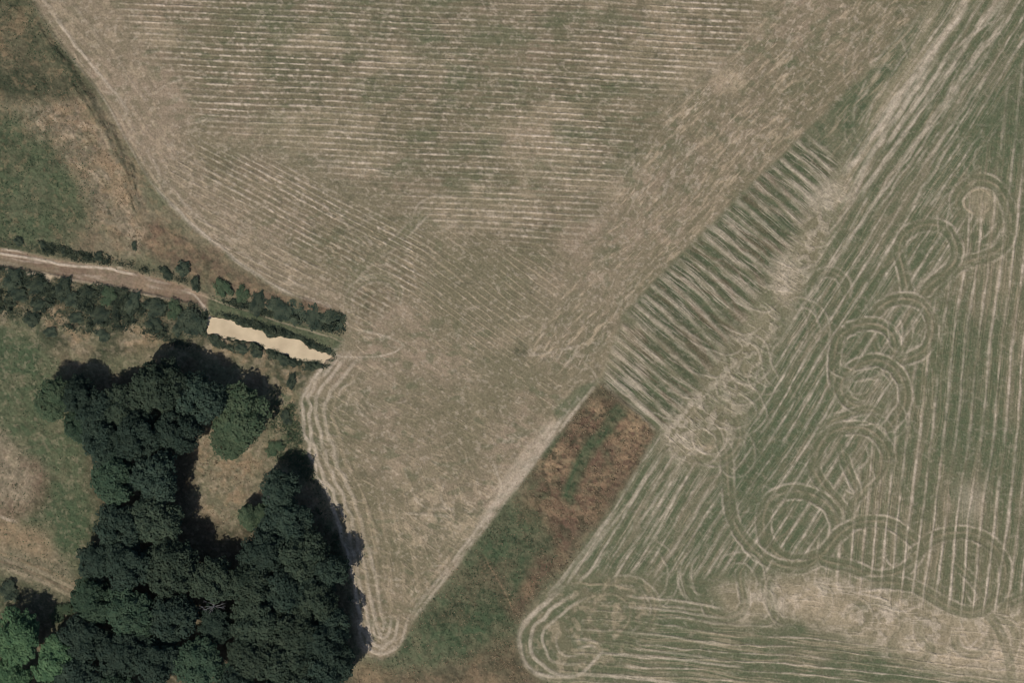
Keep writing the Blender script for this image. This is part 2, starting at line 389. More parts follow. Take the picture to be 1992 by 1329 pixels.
lay('straw', zone([(1640, 330), (1700, 190), (1790, 50), (1850, -60), (1920, -60), (1860, 60), (1740, 240), (1680, 340), (1600, 420)], 16, 8)*0.34*sst(0.35, 0.6, noise(rot(-57.5, X, Y)[1]/9, rot(-57.5, X, Y)[0]/90, 5)))
for x0, y0, x1, y1, kk, wd in ((1640, 345, 1890, 0, .85, 15), (1660, 400, 1930, 10, .75, 11), (1680, 320, 1830, 100, .75, 14), (1720, 290, 1860, 90, .7, 10), (1640, 410, 1700, 290, .7, 16), (1700, 250, 1860, 30, .6, 12), (1740, 330, 1960, 30, .65, 10), (1790, 330, 1930, 130, .5, 8), (1850, 40, 1920, -60, .6, 14), (1900, 60, 1990, -50, .6, 14), (1760, 420, 1870, 250, .5, 8), (1570, 590, 1700, 400, .5, 9), (1600, 470, 1880, 100, .45, 6), (1640, 480, 1920, 95, .5, 6), (1700, 420, 1870, 170, .45, 6),
                               (1545, 625, 1760, 300, .4, 6), (1290, 880, 1205, 1010, .55, 9), (1205, 985, 1060, 1170, .6, 10), (1225, 975, 1090, 1150, .5, 8), (1350, 905, 1240, 1080, .5, 7), (1400, 925, 1290, 1100, .45, 7), (1330, 890, 1230, 1040, .5, 7),
                               (1270, 860, 1195, 985, .5, 7), (1196, 1060, 1110, 1150, .5, 8)):
    line([(x0, y0), (x1, y1)], wd, 'pale', kk, 0, 0.5, 50, 0.10, fade=40, wob=2.5, smooth=False)
    line([(x0, y0), (x1, y1)], wd, 'green', kk*0.8, wd*1.05, 0.5, 60, 0, fade=40, wob=2.5, smooth=False)
bend4 = lambda x, y: -(np.clip(1760-x, 0, 300)*np.clip(y-500, 0, 700))*1.5e-4
streaks(B4, -84, 12, 200, 'base', 0.62, 0.44, 0.66, 0)
swaths(B4, -83.5, 23, 'pale', 'green', 1.0, 0.85, 0.15, 0.28, 50, bend=bend4, width=0.42, patch=150, lo=0.14, hi=0.45, seed=9002, wpx=5)
swaths(B4, -83.5, 11.5, 'straw', 'olive', 0.40, 0.30, 0.08, 0.28, 16, bend=bend4, width=0.40, patch=100, seed=9002, wpx=5)
streaks(B4, -84, 2.6, 60, 'straw', 0.26, 0.55, 0.85, 0.03)
streaks(B4, -84, 3.4, 80, 'green', 0.30, 0.55, 0.85, 0)
lay('pale', zone([(1865, 945), (1915, 950), (1910, 1010), (1870, 1015)], 18, 10)*0.32)
for g in GRN: lay('green', g*0.36); lay('lush', g*0.16)
# short cross rows
lay('olive', B1*0.35)
bend1 = lambda x, y: (x-1400)*(-0.035)
swaths(B1, 38.5, 24, 'pale', 'green', 0.50, 0.88, 0.10, 0.42, 60, bend=bend1, width=0.66, patch=140, lo=0.0, hi=0.3, seed=9003, wpx=7, bead=0.2)
swaths(B1, 38.5, 24, 'base', 'dark', 0.10, 0.46, 0.04, 0.42, 60, bend=bend1, width=0.80, patch=90, lo=0.2, hi=0.5, seed=9003, wpx=7, bead=0.2)
streaks(B1, 38.5, 9, 60, 'green', 0.30, 0.52, 0.75, 0); streaks(B1, 38.5, 9, 60, 'brown', 0.35, 0.55, 0.75, 0)
streaks(B1, 38.5, 3.0, 40, 'pale', 0.45, 0.50, 0.85, 0.05)
lay('straw', zone([(1160, 735), (1210, 610), (1250, 640), (1200, 740)], 12, 6)*0.22)
lay('lush', zone([(1500, 370), (1560, 400), (1540, 460), (1470, 440)], 16, 8)*0.4*sst(0.45, 0.6, noise(rot(38.5, X, Y)[1]/10, rot(38.5, X, Y)[0]/60, 15)))
# rough turning zone
lay('straw', B2*0.34); mottle(B2, 'olive', 40, 0.65, 0.40, 0.60, 3); mottle(B2, 'green', 30, 0.4, 0.5, 0.66, 3); mottle(B2, 'pale', 14, 0.40, 0.50, 0.66, 3, 0.10)
streaks(B2, 30, 4.5, 24, 'pale', 0.30, 0.52, 0.80, 0.08); streaks(B2, -58, 4.5, 34, 'olive', 0.45, 0.5, 0.8, 0)
lay('pale', zone([(1285, 845), (1320, 790), (1365, 745), (1385, 765), (1350, 850), (1330, 880)], 14, 8)*0.5*sst(0.3, 0.6, noise(X/9, Y/9, 44)))
lay('pale', zone([(1500, 520), (1540, 490), (1560, 530), (1520, 590)], 16, 8)*0.35); lay('pale', zone([(1560, 380), (1620, 350), (1650, 370), (1600, 420)], 14, 8)*0.35)
# arc from B1 rows into the long rows
for k in range(9):
    x0 = 1560-k*34; y0 = 470+k*42
    line([(x0-34, y0-12), (x0+8, y0+8), (x0+40, y0+10), (x0+62, y0-8)], 5, 'pale', 0.4, 0, 0.5, 16, 0.06, fade=20, wob=3)
# bottom rows
lay('green', B5*0.2); mottle(B5, 'base', 90, 0.35, 0.5, 0.7)
bend5 = lambda x, y: -np.clip(1500-x, 0, 500)*0.03
swaths(B5, 6.0, 19, 'pale', 'green', 0.72, 0.48, 0.13, 0.45, 80, bend=bend5, width=0.34, patch=150, lo=0.25, hi=0.5)
streaks(B5, 6.5, 3.4, 90, 'straw', 0.40, 0.5, 0.82, 0.04)
streaks(B5, 6.0, 3.6, 90, 'green', 0.40, 0.52, 0.82, 0)
TR = zone([(1400, 1140), (1560, 1120), (1720, 1150), (1850, 1200), (2150, 1180), (2150, 1330), (1800, 1300), (1560, 1200), (1420, 1200)], 22, 10)*B
lay('straw', TR*0.62); mottle(TR, 'olive', 34, 0.65, 0.42, 0.62, 3); mottle(TR, 'pale', 18, 0.55, 0.52, 0.68, 3, 0.08)
streaks(TR, -70, 4.2, 22, 'olive', 0.4, 0.5, 0.8, 0.0); streaks(TR, 5, 3.6, 40, 'pale', 0.4, 0.56, 0.82, 0.05)
lay('straw', zone([(1790, 1230), (2150, 1240), (2150, 1420), (1960, 1330), (1820, 1290)], 30, 15)*0.42)
lay('straw', zone([(1520, 1160), (1640, 1165), (1680, 1200), (1560, 1210)], 16, 10)*0.45)
# tractor loops
def ring(cx, cy, rx, ry=None, a0=0, a1=360, n=14):
    ry = ry or rx
    return [(cx+rx*math.cos(math.radians(a0+(a1-a0)*i/n)), cy+ry*math.sin(math.radians(a0+(a1-a0)*i/n))) for i in range(n+1)]
wheel_track([(1868, 420), (1860, 390), (1877, 364), (1906, 350), (1939, 362), (1960, 399), (1966, 437), (1956, 474), (1927, 496), (1889, 507), (1856, 524), (1823, 557), (1798, 590)], 28)
line(ring(1903, 392, 27, 24), 6, 'straw', 0.5, 0, 0.6, 20, 0.06); lay('straw', zone(ring(1912, 400, 30, 34), 14, 6)*0.25)
for q in ([(1882, 462), (1900, 430), (1912, 410)], [(1895, 475), (1925, 450), (1945, 425)], [(1880, 440), (1890, 420), (1885, 400)], [(1905, 480), (1935, 468), (1950, 440)]): line(q, 5, 'pale', 0.5, 0, 0.5, 14, 0.07)
wheel_track([(1770, 590), (1765, 565), (1757, 524), (1749, 490), (1757, 461), (1782, 443), (1815, 437), (1844, 449), (1860, 478), (1858, 507), (1836, 532), (1807, 557), (1782, 590)], 26)
wheel_track(ring(1612, 563, 33, 34, -200, 60), 22, 0.6)
wheel_track([(1690, 640), (1699, 615), (1724, 590), (1757, 581), (1790, 590), (1811, 619), (1813, 652), (1798, 681), (1773, 695), (1750, 700), (1736, 690)], 26)
wheel_track([(1758, 610), (1766, 640), (1762, 670), (1745, 700)], 20, 0.6)
wheel_track([(1629, 760), (1622, 720), (1629, 664), (1649, 643), (1678, 631), (1711, 633), (1736, 652), (1742, 681), (1728, 700)], 26)
wheel_track([(1698, 650), (1703, 680), (1718, 700)], 18, 0.55)
wheel_track([(1690, 795), (1655, 785), (1636, 757), (1645, 730), (1674, 708), (1707, 701), (1740, 718), (1759, 751), (1759, 788), (1738, 820), (1715, 850)], 28)
wheel_track([(1640, 765), (1665, 775), (1690, 770), (1712, 745), (1720, 725)], 18, 0.5)
wheel_track([(1587, 838), (1629, 815), (1687, 797), (1722, 812)], 20, 0.7)
wheel_track([(1716, 940), (1728, 905), (1726, 876), (1702, 844), (1670, 832), (1626, 838), (1598, 862), (1586, 895), (1584, 914), (1602, 947), (1630, 979), (1648, 1010)], 28)
wheel_track([(1720, 900), (1708, 925), (1682, 951), (1660, 982), (1652, 1010)], 22, 0.8)
wheel_track([(1634, 860), (1646, 903), (1662, 943), (1666, 972)], 22, 0.8)
wheel_track([(1487, 999), (1503, 971), (1539, 957), (1579, 963), (1614, 987), (1630, 1023), (1622, 1055), (1598, 1079), (1567, 1092), (1531, 1090), (1503, 1071), (1487, 1039)], 32, 1.0, True)
wheel_track([(1395, 850), (1412, 880), (1415, 925), (1418, 965), (1427, 1015), (1455, 1059), (1491, 1090), (1531, 1104), (1571, 1102), (1602, 1079), (1626, 1047), (1658, 1023), (1690, 1015), (1730, 1019), (1762, 1039), (1787, 1066),
             (1775, 1094), (1750, 1114), (1714, 1122), (1682, 1114), (1650, 1102), (1610, 1094), (1579, 1079)], 27)
wheel_track([(1760, 1092), (1789, 1070), (1817, 1047), (1857, 1037), (1897, 1041), (1933, 1063), (1953, 1094), (1955, 1130), (1940, 1162), (1913, 1186), (1881, 1192), (1841, 1178), (1801, 1154), (1770, 1140), (1722, 1134), (1674, 1138)], 28)
B4B = zone([(1640, 1030), (1800, 980), (1960, 1000), (1970, 1190), (1860, 1190), (1700, 1120)], 14, 6)*B
swaths(B4B, -83.5, 23, 'pale', 'olive', 0.8, 0.35, 0.1, 0.28, 50, bend=bend4, width=0.34, patch=150, lo=0.05, hi=0.3, seed=9002, wpx=5)
wheel_track([(1849, 1087), (1881, 1118), (1905, 1146), (1915, 1172)], 20, 0.8)
wheel_track([(1372, 1160), (1380, 1190), (1411, 1202), (1439, 1194), (1450, 1165), (1440, 1130)], 22, 0.8)
wheel_track(ring(1388, 842, 52, 56, -60, 150), 22, 0.6); line(ring(1380, 850, 34, 34, -60, 200), 5, 'pale', 0.5, 0, 0.5, 16, 0.06); line(ring(1380, 850, 22, 22, 0, 200), 5, 'straw', 0.5, 0, 0.5, 16, 0.06)
wheel_track(ring(1475, 715, 28, 30, 0, 200), 18, 0.5); wheel_track(ring(1520, 640, 60, 80, -60, 60), 20, 0.4)
wheel_track(ring(1892, 1244, 34, 30, -30, 220), 20, 0.6); wheel_track(ring(1772, 1262, 38, 32, -60, 240), 20, 0.5)
wheel_track([(1913, 1186), (1940, 1220), (1960, 1270), (1970, 1330)], 22, 0.6); wheel_track([(1940, 1180), (1970, 1170), (2010, 1150)], 22, 0.7)
wheel_track([(1500, 1110), (1490, 1150), (1510, 1200), (1530, 1225)], 20, 0.6); wheel_track([(1455, 1095), (1440, 1120), (1450, 1180)], 18, 0.6); wheel_track([(1340, 1090), (1330, 1130), (1350, 1170)], 22, 0.5)
for q in ([(1585, 1120), (1600, 1150), (1640, 1156)], [(1690, 900), (1700, 930), (1680, 950)], [(1680, 860), (1690, 890), (1660, 920)], [(1640, 930), (1660, 960), (1640, 950)], [(1880, 1150), (1890, 1175), (1910, 1160)], [(1860, 1250), (1885, 1260), (1905, 1240)],
          [(1870, 1235), (1890, 1260), (1912, 1268)], [(1590, 1140), (1630, 1150)], [(1750, 1090), (1735, 1100), (1720, 1080)], [(1650, 1150), (1690, 1160), (1740, 1175)], [(1700, 1175), (1760, 1190), (1800, 1170)], [(1765, 1270), (1790, 1262), (1800, 1245)],
          [(1660, 230), (1668, 190), (1690, 150)], [(1680, 250), (1700, 200), (1730, 160)], [(1755, 70), (1765, 110), (1750, 60)], [(1850, 100), (1900, 60), (1960, 25)], [(1900, 90), (1950, 60)], [(1975, 100), (1992, 80), (2020, 60)], [(1690, 130), (1740, 80), (1760, 55)]):
    line(q, 6, 'pale', 0.5, 0, 0.5, 14, 0.06, fade=14, wob=2.5)
for (cx, cy, rx, ry, a0, a1, kk, w_) in ((1455, 700, 34, 40, -120, 160, .6, 18), (1490, 735, 26, 24, 0, 300, .5, 16), (1440, 745, 40, 34, -30, 200, .5, 18), (1530, 700, 40, 50, 100, 260, .45, 20),
    (1420, 800, 60, 44, -90, 120, .55, 20), (1360, 860, 40, 34, -160, 100, .5, 18), (1430, 880, 30, 40, -80, 160, .4, 18), (1560, 640, 46, 50, -140, 60, .5, 20),
    (1440, 1130, 40, 46, -160, 60, .5, 20), (1370, 1120, 36, 50, 90, 260, .5, 20), (1480, 1170, 30, 44, -80, 110, .45, 18), (1530, 1160, 34, 50, 60, 240, .45, 18), (1580, 1170, 30, 40, -90, 90, .4, 18),
    (1700, 1215, 60, 40, -170, 40, .45, 20), (1830, 1225, 44, 40, 30, 230, .45, 20), (1650, 1200, 40, 30, -100, 120, .4, 18), (1940, 1250, 36, 46, -100, 130, .5, 18), (1850, 1280, 60, 30, 20, 170, .45, 18),
    (1690, 845, 40, 30, -160, 40, .6, 20), (1725, 815, 30, 34, -60, 160, .5, 18), (1665, 670, 60, 60, 30, 150, .5, 22), (1770, 640, 36, 44, 90, 260, .5, 18), (1690, 760, 38, 34, 160, 380, .5, 18), (1880, 430, 46, 60, 120, 250, .5, 20),
    (1925, 320, 40, 50, 150, 260, .5, 18), (1690, 130, 40, 60, 120, 260, .5, 18), (1680, 240, 30, 50, 90, 230, .5, 18), (1960, 1150, 44, 60, 20, 130, .5, 18), (1260, 1120, 50, 60, -100, 90, .45, 20), (1320, 1150, 60, 50, 100, 250, .4, 20)):
    rr_ = ring(cx, cy, rx, ry, a0, a1)
    line(rr_, w_, 'green', kk*0.55, 0, 0.6, 40, 0, fade=30, wob=3)
    for o_ in (-w_/2, w_/2): line(rr_, 5.5, 'pale', kk*0.62, o_, 0.7, 16, 0.06, fade=26, wob=3)
NC = zone([(1560, 262), (1640, 185), (1770, 45), (1800, 60), (1700, 200), (1680, 290), (1640, 310)], 12, 8)*B
lay('green', NC*0.35); mottle(NC, 'lush', 18, 0.4, 0.5, 0.66, 2); streaks(NC, -47, 4, 46, 'straw', 0.5, 0.52, 0.8, 0.06)
# spiral in the south-west corner
SPI = zone([(1004, 1255), (1015, 1205), (1080, 1140), (1200, 1120), (1290, 1130), (1260, 1250), (1180, 1320), (1060, 1340), (1020, 1300)], 16, 5)*B
lay('olive', SPI*0.5); mottle(SPI, 'green', 26, 0.5, 0.42, 0.6, 3); mottle(SPI, 'straw', 14, 0.35, 0.55, 0.7, 2)
line([(1100, 1138), (1050, 1180), (1014, 1222), (1008, 1262), (1024, 1300), (1075, 1326)], 12, 'pale', .72, -2, 0.3, 30, 0.09, fade=50, wob=3)
line([(1130, 1150), (1075, 1185), (1036, 1228), (1030, 1262), (1046, 1290), (1085, 1312), (1130, 1312)], 9, 'pale', .6, 0, 0.45, 26, 0.08, fade=50, wob=3)
line([(1150, 1160), (1100, 1190), (1060, 1230), (1058, 1258), (1072, 1284), (1110, 1296), (1150, 1286)], 7, 'pale', .55, 0, 0.55, 20, 0.07, fade=50, wob=3)
line([(1118, 1148), (1062, 1185), (1024, 1226), (1020, 1264), (1038, 1298)], 8, 'green', .5, 0, 0.5, 30, 0, fade=40, wob=3)
line([(1140, 1160), (1088, 1188), (1048, 1230), (1044, 1262), (1060, 1290)], 8, 'green', .5, 0, 0.5, 30, 0, fade=40, wob=3)
line([(1092, 1222), (1080, 1246), (1094, 1272), (1122, 1276), (1140, 1262)], 6, 'pale', .5, 0, 0.6, 16, 0.06, fade=30, wob=3)
for q, kk in (([(1098, 1142), (1140, 1136), (1200, 1140), (1250, 1160)], .5), ([(1130, 1180), (1160, 1160), (1200, 1158), (1226, 1180)], .35), ([(1150, 1200), (1170, 1180), (1200, 1182), (1212, 1210)], .35), ([(1110, 1200), (1128, 1182), (1150, 1178)], .35), ([(1190, 1240), (1222, 1214), (1230, 1180)], .3)):
    line(q, 6, 'straw', kk, 0, 0.6, 20, 0.05, fade=30, wob=3)
for q in ([(1110, 1252), (1140, 1244), (1170, 1256)], [(1120, 1262), (1150, 1258), (1165, 1268)]): line(q, 7, 'pale', .5, 0, .5, 14, .05)
wheel_track(ring(1215, 1185, 60, 55, -120, 90), 20, 0.5)
line([(1030, 1305), (1080, 1318), (1130, 1312), (1175, 1265)], 8, 'pale', 0.6, 0, 0.3, 30, 0.08)
line([(1120, 1312), (1250, 1322), (1400, 1345)], 8, 'pale', 0.55, 0, 0.4, 40, 0.08); line([(1160, 1270), (1300, 1282), (1450, 1300)], 6, 'pale', 0.5, 0, 0.4, 40, 0.08)
for y0, kk in ((1160, .55), (1180, .45), (1232, .4), (1262, .4)): line([(1210, y0), (1300, y0+8), (1420, y0+26)], 6, 'pale', kk, 0, 0.4, 40, 0.08, fade=40)
line([(1165, 745), (1215, 785), (1278, 840)], 8, 'pale', 0.5, 0, 0.3, 30, 0.08); line([(1185, 740), (1230, 778), (1290, 825)], 7, 'pale', 0.45, 0, 0.3, 30, 0.08)

# ---------------------------------------------------------------- C: fallow strip
lay('olive', C*0.5); lay('green', C*0.5); mottle(C, 'green', 60, 0.5, 0.40, 0.62)
CN = zone([(1168, 742), (1278, 842), (1205, 965), (1085, 1105), (1020, 1000), (1060, 880)], 24, 12)*C
lay('brown', CN*0.88); mottle(CN, 'ochre', 28, 0.40, 0.50, 0.66, 4, 0.12, 1.5, 30); mottle(CN, 'brown', 14, 0.4, 0.5, 0.66, 2, stretch=2, ang=20); mottle(CN, 'dark', 18, 0.55, 0.54, 0.68, 3)
for cx, cy, r, kk in ((1085, 893, 26, .7), (1070, 905, 18, .5), (1240, 830, 22, .75), (1225, 850, 30, .45), (1160, 800, 16, .55), (1150, 940, 24, .4), (1215, 900, 20, .5), (1050, 1000, 18, .45), (1160, 990, 16, .4), (1180, 930, 14, .5)):
    lay('ochre', 1.5*kk*np.exp(-((X-cx)**2+(Y-cy)**2)/(r*r*1.3))*C*sst(0.3, 0.6, noise(X/7, Y/5, 55)))
lay('dark', zone([(1168, 745), (1195, 770), (1215, 800), (1190, 800), (1150, 770), (1120, 815), (1110, 812)], 8, 5)*0.4*C)
line([(1222, 788), (1182, 828), (1152, 865), (1128, 905), (1112, 945), (1098, 985)], 34, 'lush', 0.85, 0, 0.25, 30, 0.25, fade=20, wob=4)
line([(1160, 850), (1180, 890), (1195, 920)], 16, 'lush', 0.5, 0, 0.5, 24, 0.1); line([(1110, 830), (1080, 860), (1050, 900)], 16, 'lush', 0.6, 0, 0.5, 30, 0.1); line([(1060, 930), (1030, 960), (1075, 965)], 16, 'green', 0.6, 0, 0.5, 30, 0.1)
CG = zone([(985, 985), (1050, 1000), (1075, 1080), (1040, 1150), (1000, 1190), (1000, 1250), (900, 1280), (780, 1280), (760, 1300), (720, 1300), (790, 1235), (900, 1100)], 26, 12)*C
lay('green', CG*0.6); lay('lush', CG*0.40); mottle(CG, 'brown', 50, 0.35, 0.52, 0.7); mottle(CG, 'lush', 40, 0.55, 0.40, 0.62); mottle(CG, 'dark', 22, 0.3, 0.55, 0.72, 3); mottle(CG, 'olive', 30, 0.45, 0.52, 0.7, 3)
lay('dark', zone([(820, 1190), (880, 1190), (895, 1215), (830, 1215)], 14, 8)*0.35)
lay('brown', zone([(1045, 1070), (1090, 1090), (1012, 1205), (990, 1200), (1010, 1150)], 16, 8)*0.8)
lay('ochre', zone([(1015, 1135), (1045, 1130), (1035, 1160), (1018, 1160)], 8, 5)*0.5)
line([(938, 1078), (970, 1130), (1002, 1192)], 4, 'ochre', 0.6, 0, 0.4, 20, 0, wob=1.5); lay('brown', 0.35*C*zone([(925, 1060), (985, 1150), (1012, 1210), (985, 1200), (940, 1120)], 10, 5))
CS = zone([(960, 1245), (1005, 1235), (1020, 1300), (1075, 1345), (1100, 1479), (600, 1479), (700, 1300), (800, 1310), (900, 1290)], 18, 10)*C
lay('brown', CS*0.50); mottle(CS, 'ochre', 24, 0.25, 0.5, 0.66, 3); mottle(CS, 'dark', 20, 0.4, 0.5, 0.66, 3)
lay('ochre', zone([(690, 1290), (760, 1300), (740, 1329), (690, 1400)], 16, 10)*0.45*C); lay('ochre', zone([(900, 1310), (980, 1310), (980, 1400), (900, 1400)], 16, 10)*0.3*C)
HGT += C*(fbm(X/13, Y/13, 88, 3)-0.4)*0.45
mottle(C, 'olive', 7, 0.2, 0.58, 0.75, 2, stretch=1.6, ang=15); mottle(C, 'dark', 7, 0.28, 0.58, 0.75, 2)

# ---------------------------------------------------------------- D: rough meadow in the north-west
lay('olive', Dm*0.75); mottle(Dm, 'brown', 70, 0.4, 0.5, 0.7); mottle(Dm, 'green', 50, 0.5, 0.42, 0.62)
D1 = zone([(-150, 205), (60, 215), (130, 280), (190, 360), (170, 440), (130, 480), (-150, 470)], 34, 20)*Dm
lay('lush', D1*0.66); mottle(D1, 'green', 40, 0.5, 0.45, 0.65, 3); mottle(D1, 'dark', 26, 0.35, 0.55, 0.7, 3)
D2 = zone([(30, 190), (160, 180), (215, 250), (262, 330), (285, 440), (320, 480), (250, 490), (180, 440), (150, 330), (70, 250)], 22, 18)*Dm
lay('base', D2*0.62); mottle(D2, 'ochre', 26, 0.5, 0.50, 0.66, 3); mottle(D2, 'dark', 11, 0.45, 0.60, 0.72, 2); mottle(D2, 'straw', 14, 0.5, 0.56, 0.7, 3, 0.06); mottle(D2, 'green', 18, 0.3, 0.55, 0.7, 2)
lay('ochre', zone([(205, 290), (262, 320), (275, 385), (230, 410), (190, 350)], 16, 10)*0.5*sst(0.35, 0.6, fbm(X/12, Y/9, 91, 2)))
lay('ochre', zone([(90, 120), (125, 115), (130, 150), (100, 150)], 8, 8)*0.6*sst(0.35, 0.6, fbm(X/12, Y/9, 92, 2)))
D3 = zone([(-150, -150), (40, -150), (60, 0), (150, 120), (190, 190), (120, 180), (30, 185), (-150, 190)], 20, 16)*Dm
lay('brown', D3*0.30); lay('green', D3*0.35); lay('dark', D3*0.28); mottle(D3, 'dark', 40, 0.5, 0.42, 0.62); mottle(D3, 'ochre', 22, 0.3, 0.58, 0.74, 3)
lay('dark', zone([(-150, 130), (60, 140), (150, 150), (190, 185), (90, 190), (-150, 190)], 14, 12)*0.4)
lay('ochre', zone([(15, 35), (45, 30), (50, 60), (20, 60)], 10, 6)*0.4)
line([(100, 70), (150, 140), (195, 200), (235, 270), (262, 330), (280, 390), (300, 430)], 26, 'dark', 0.62, 14, 0.45, 40, 0.35, fade=40, wob=5)
line([(60, 10), (110, 85), (150, 140)], 14, 'dark', 0.35, 10, 0.5, 40, 0.2, fade=40, wob=5)
D4 = zone([(300, 430), (420, 500), (560, 575), (655, 605), (600, 615), (500, 585), (420, 560), (330, 520), (280, 480)], 12, 8)*Dm
lay('brown', D4*0.62); mottle(D4, 'ochre', 22, 0.45, 0.52, 0.68, 3); mottle(D4, 'dark', 14, 0.45, 0.56, 0.7, 2); mottle(D4, 'olive', 22, 0.4, 0.5, 0.68, 3)
lay('dark', zone([(-150, 455), (20, 462), (120, 483), (220, 500), (340, 530), (420, 570), (400, 575), (250, 522), (120, 503), (-150, 470)], 8, 8)*0.42)
lay('brown', zone([(590, 575), (655, 602), (640, 620), (580, 605)], 6, 4)*0.5)
line([(318, 442), (350, 462), (392, 478)], 5, 'dark', 0.4, 0, 0.4)
HGT += Dm*(fbm(X/12, Y/12, 89, 3)-0.4)*0.4
mottle(Dm, 'dark', 8, 0.3, 0.58, 0.74, 2); mottle(Dm, 'ochre', 8, 0.25, 0.6, 0.75, 2)

# ---------------------------------------------------------------- rest: scrub, lawn, wood floor
lay('olive', REST*0.9); mottle(REST, 'green', 60, 0.6, 0.40, 0.62); mottle(REST, 'brown', 30, 0.4, 0.52, 0.7, 3)
SCR = zone([(-150, 500), (130, 545), (300, 575), (404, 600), (410, 655), (500, 672), (580, 700), (640, 700), (600, 740), (580, 800), (545, 760), (440, 690), (300, 670), (200, 700), (80, 680), (-150, 600)], 16, 10)*REST
lay('olive', SCR*0.5); mottle(SCR, 'ochre', 34, 0.6, 0.52, 0.66, 4, 0, 1.4); mottle(SCR, 'dark', 40, 0.75, 0.42, 0.58, 4); mottle(SCR, 'straw', 14, 0.3, 0.58, 0.72, 2)
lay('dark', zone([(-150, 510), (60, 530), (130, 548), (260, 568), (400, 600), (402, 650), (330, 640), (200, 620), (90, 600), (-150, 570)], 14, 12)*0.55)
for cx, cy, r, kk in ((110, 607, 14, .8), (110, 620, 22, .4), (230, 620, 10, .8), (30, 590, 12, .6), (262, 638, 16, .5), (135, 640, 12, .6), (290, 650, 22, .5), (520, 692, 18, .6), (480, 688, 12, .5), (575, 725, 16, .5), (560, 730, 14, .4), (165, 655, 10, .6)):
    lay('ochre', kk*np.exp(-((X-cx)**2+(Y-cy)**2)/(r*r))*REST*sst(0.3, 0.6, noise(X/7, Y/6, 57)))
LAWN = zone([(-150, 600), (60, 640), (90, 700), (130, 800), (180, 900), (190, 1060), (160, 1120), (150, 1170), (-150, 1060)], 20, 10)*REST
lay('green', LAWN*0.72); lay('lush', LAWN*0.25); mottle(LAWN, 'lush', 60, 0.5, 0.40, 0.62, 3); mottle(LAWN, 'olive', 40, 0.45, 0.5, 0.68, 3)
LT = zone([(-150, 780), (0, 830), (40, 880), (90, 920), (70, 980), (30, 1000), (-150, 960)], 18, 12)*REST
lay('base', LT*0.75); mottle(LT, 'brown', 20, 0.35, 0.5, 0.68, 3); streaks(LT, -60, 4, 20, 'straw', 0.4, 0.55, 0.8, 0.05); line([(-20, 820), (10, 850), (35, 878)], 10, 'straw', 0.4)
lay('brown', zone([(60, 890), (100, 930), (90, 990), (20, 1020), (-150, 990), (-150, 970), (60, 985)], 14, 8)*0.5)
LF = zone([(-150, 960), (0, 1000), (70, 1030), (115, 1075), (160, 1130), (150, 1172), (100, 1155), (0, 1112), (-150, 1050)], 14, 8)*REST
lay('olive', LF*0.4); lay('base', LF*0.35)
lay('ochre', zone([(-50, 995), (30, 1010), (95, 1050), (100, 1095), (60, 1080), (-50, 1050)], 16, 10)*0.62*REST)
for o, nm in ((0, 'straw'), (9, 'brown'), (16, 'straw'), (24, 'ochre')): line([(-40, 1092), (60, 1128), (150, 1170)], 8, nm, 0.42, -o-4, 0.5, 40, 0.04, smooth=False)
line([(-10, 1000), (15, 1010), (35, 1018)], 8, 'pale', 0.5, 0, 0.4)
line([(140, 1070), (160, 1085), (178, 1090)], 4, 'pale', 0.4)
CLR = zone([(375, 850), (400, 830), (500, 860), (520, 880), (500, 920), (470, 980), (480, 1020), (440, 1030), (400, 1000), (370, 970), (378, 920)], 12, 8)*REST
lay('olive', CLR*0.7); lay('base', CLR*0.25); mottle(CLR, 'ochre', 30, 0.6, 0.45, 0.62, 3); mottle(CLR, 'green', 20, 0.4, 0.5, 0.66, 3); mottle(CLR, 'straw', 10, 0.35, 0.58, 0.72, 2)
lay('ochre', zone([(420, 868), (465, 870), (480, 915), (440, 950), (415, 915)], 14, 8)*0.55*sst(0.3, 0.6, fbm(X/10, Y/8, 94, 2)))
line([(512, 858), (502, 885), (498, 900)], 7, 'straw', 0.6)
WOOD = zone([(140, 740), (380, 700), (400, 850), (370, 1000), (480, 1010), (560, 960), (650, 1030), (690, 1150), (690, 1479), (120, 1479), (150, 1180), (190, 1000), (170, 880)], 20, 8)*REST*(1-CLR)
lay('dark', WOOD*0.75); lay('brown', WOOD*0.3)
EB = zone([(530, 760), (580, 770), (590, 860), (640, 985), (664, 1060), (690, 1170), (660, 1160), (640, 1030), (590, 940), (520, 870)], 10, 6)*REST
lay('olive', EB*0.6); mottle(EB, 'ochre', 18, 0.5, 0.5, 0.66, 3); mottle(EB, 'lush', 18, 0.5, 0.5, 0.66, 3)
lay('dark', zone([(-150, 1110), (0, 1118), (150, 1172), (120, 1240), (0, 1200), (-150, 1200)], 10, 8)*0.6)  # shadow of the bright corner tree, painted into the ground cover as dark
HGT += REST*(fbm(X/12, Y/12, 90, 3)-0.4)*0.35
mottle(REST, 'dark', 8, 0.28, 0.58, 0.74, 2); mottle(REST, 'straw', 7, 0.2, 0.6, 0.75, 2)

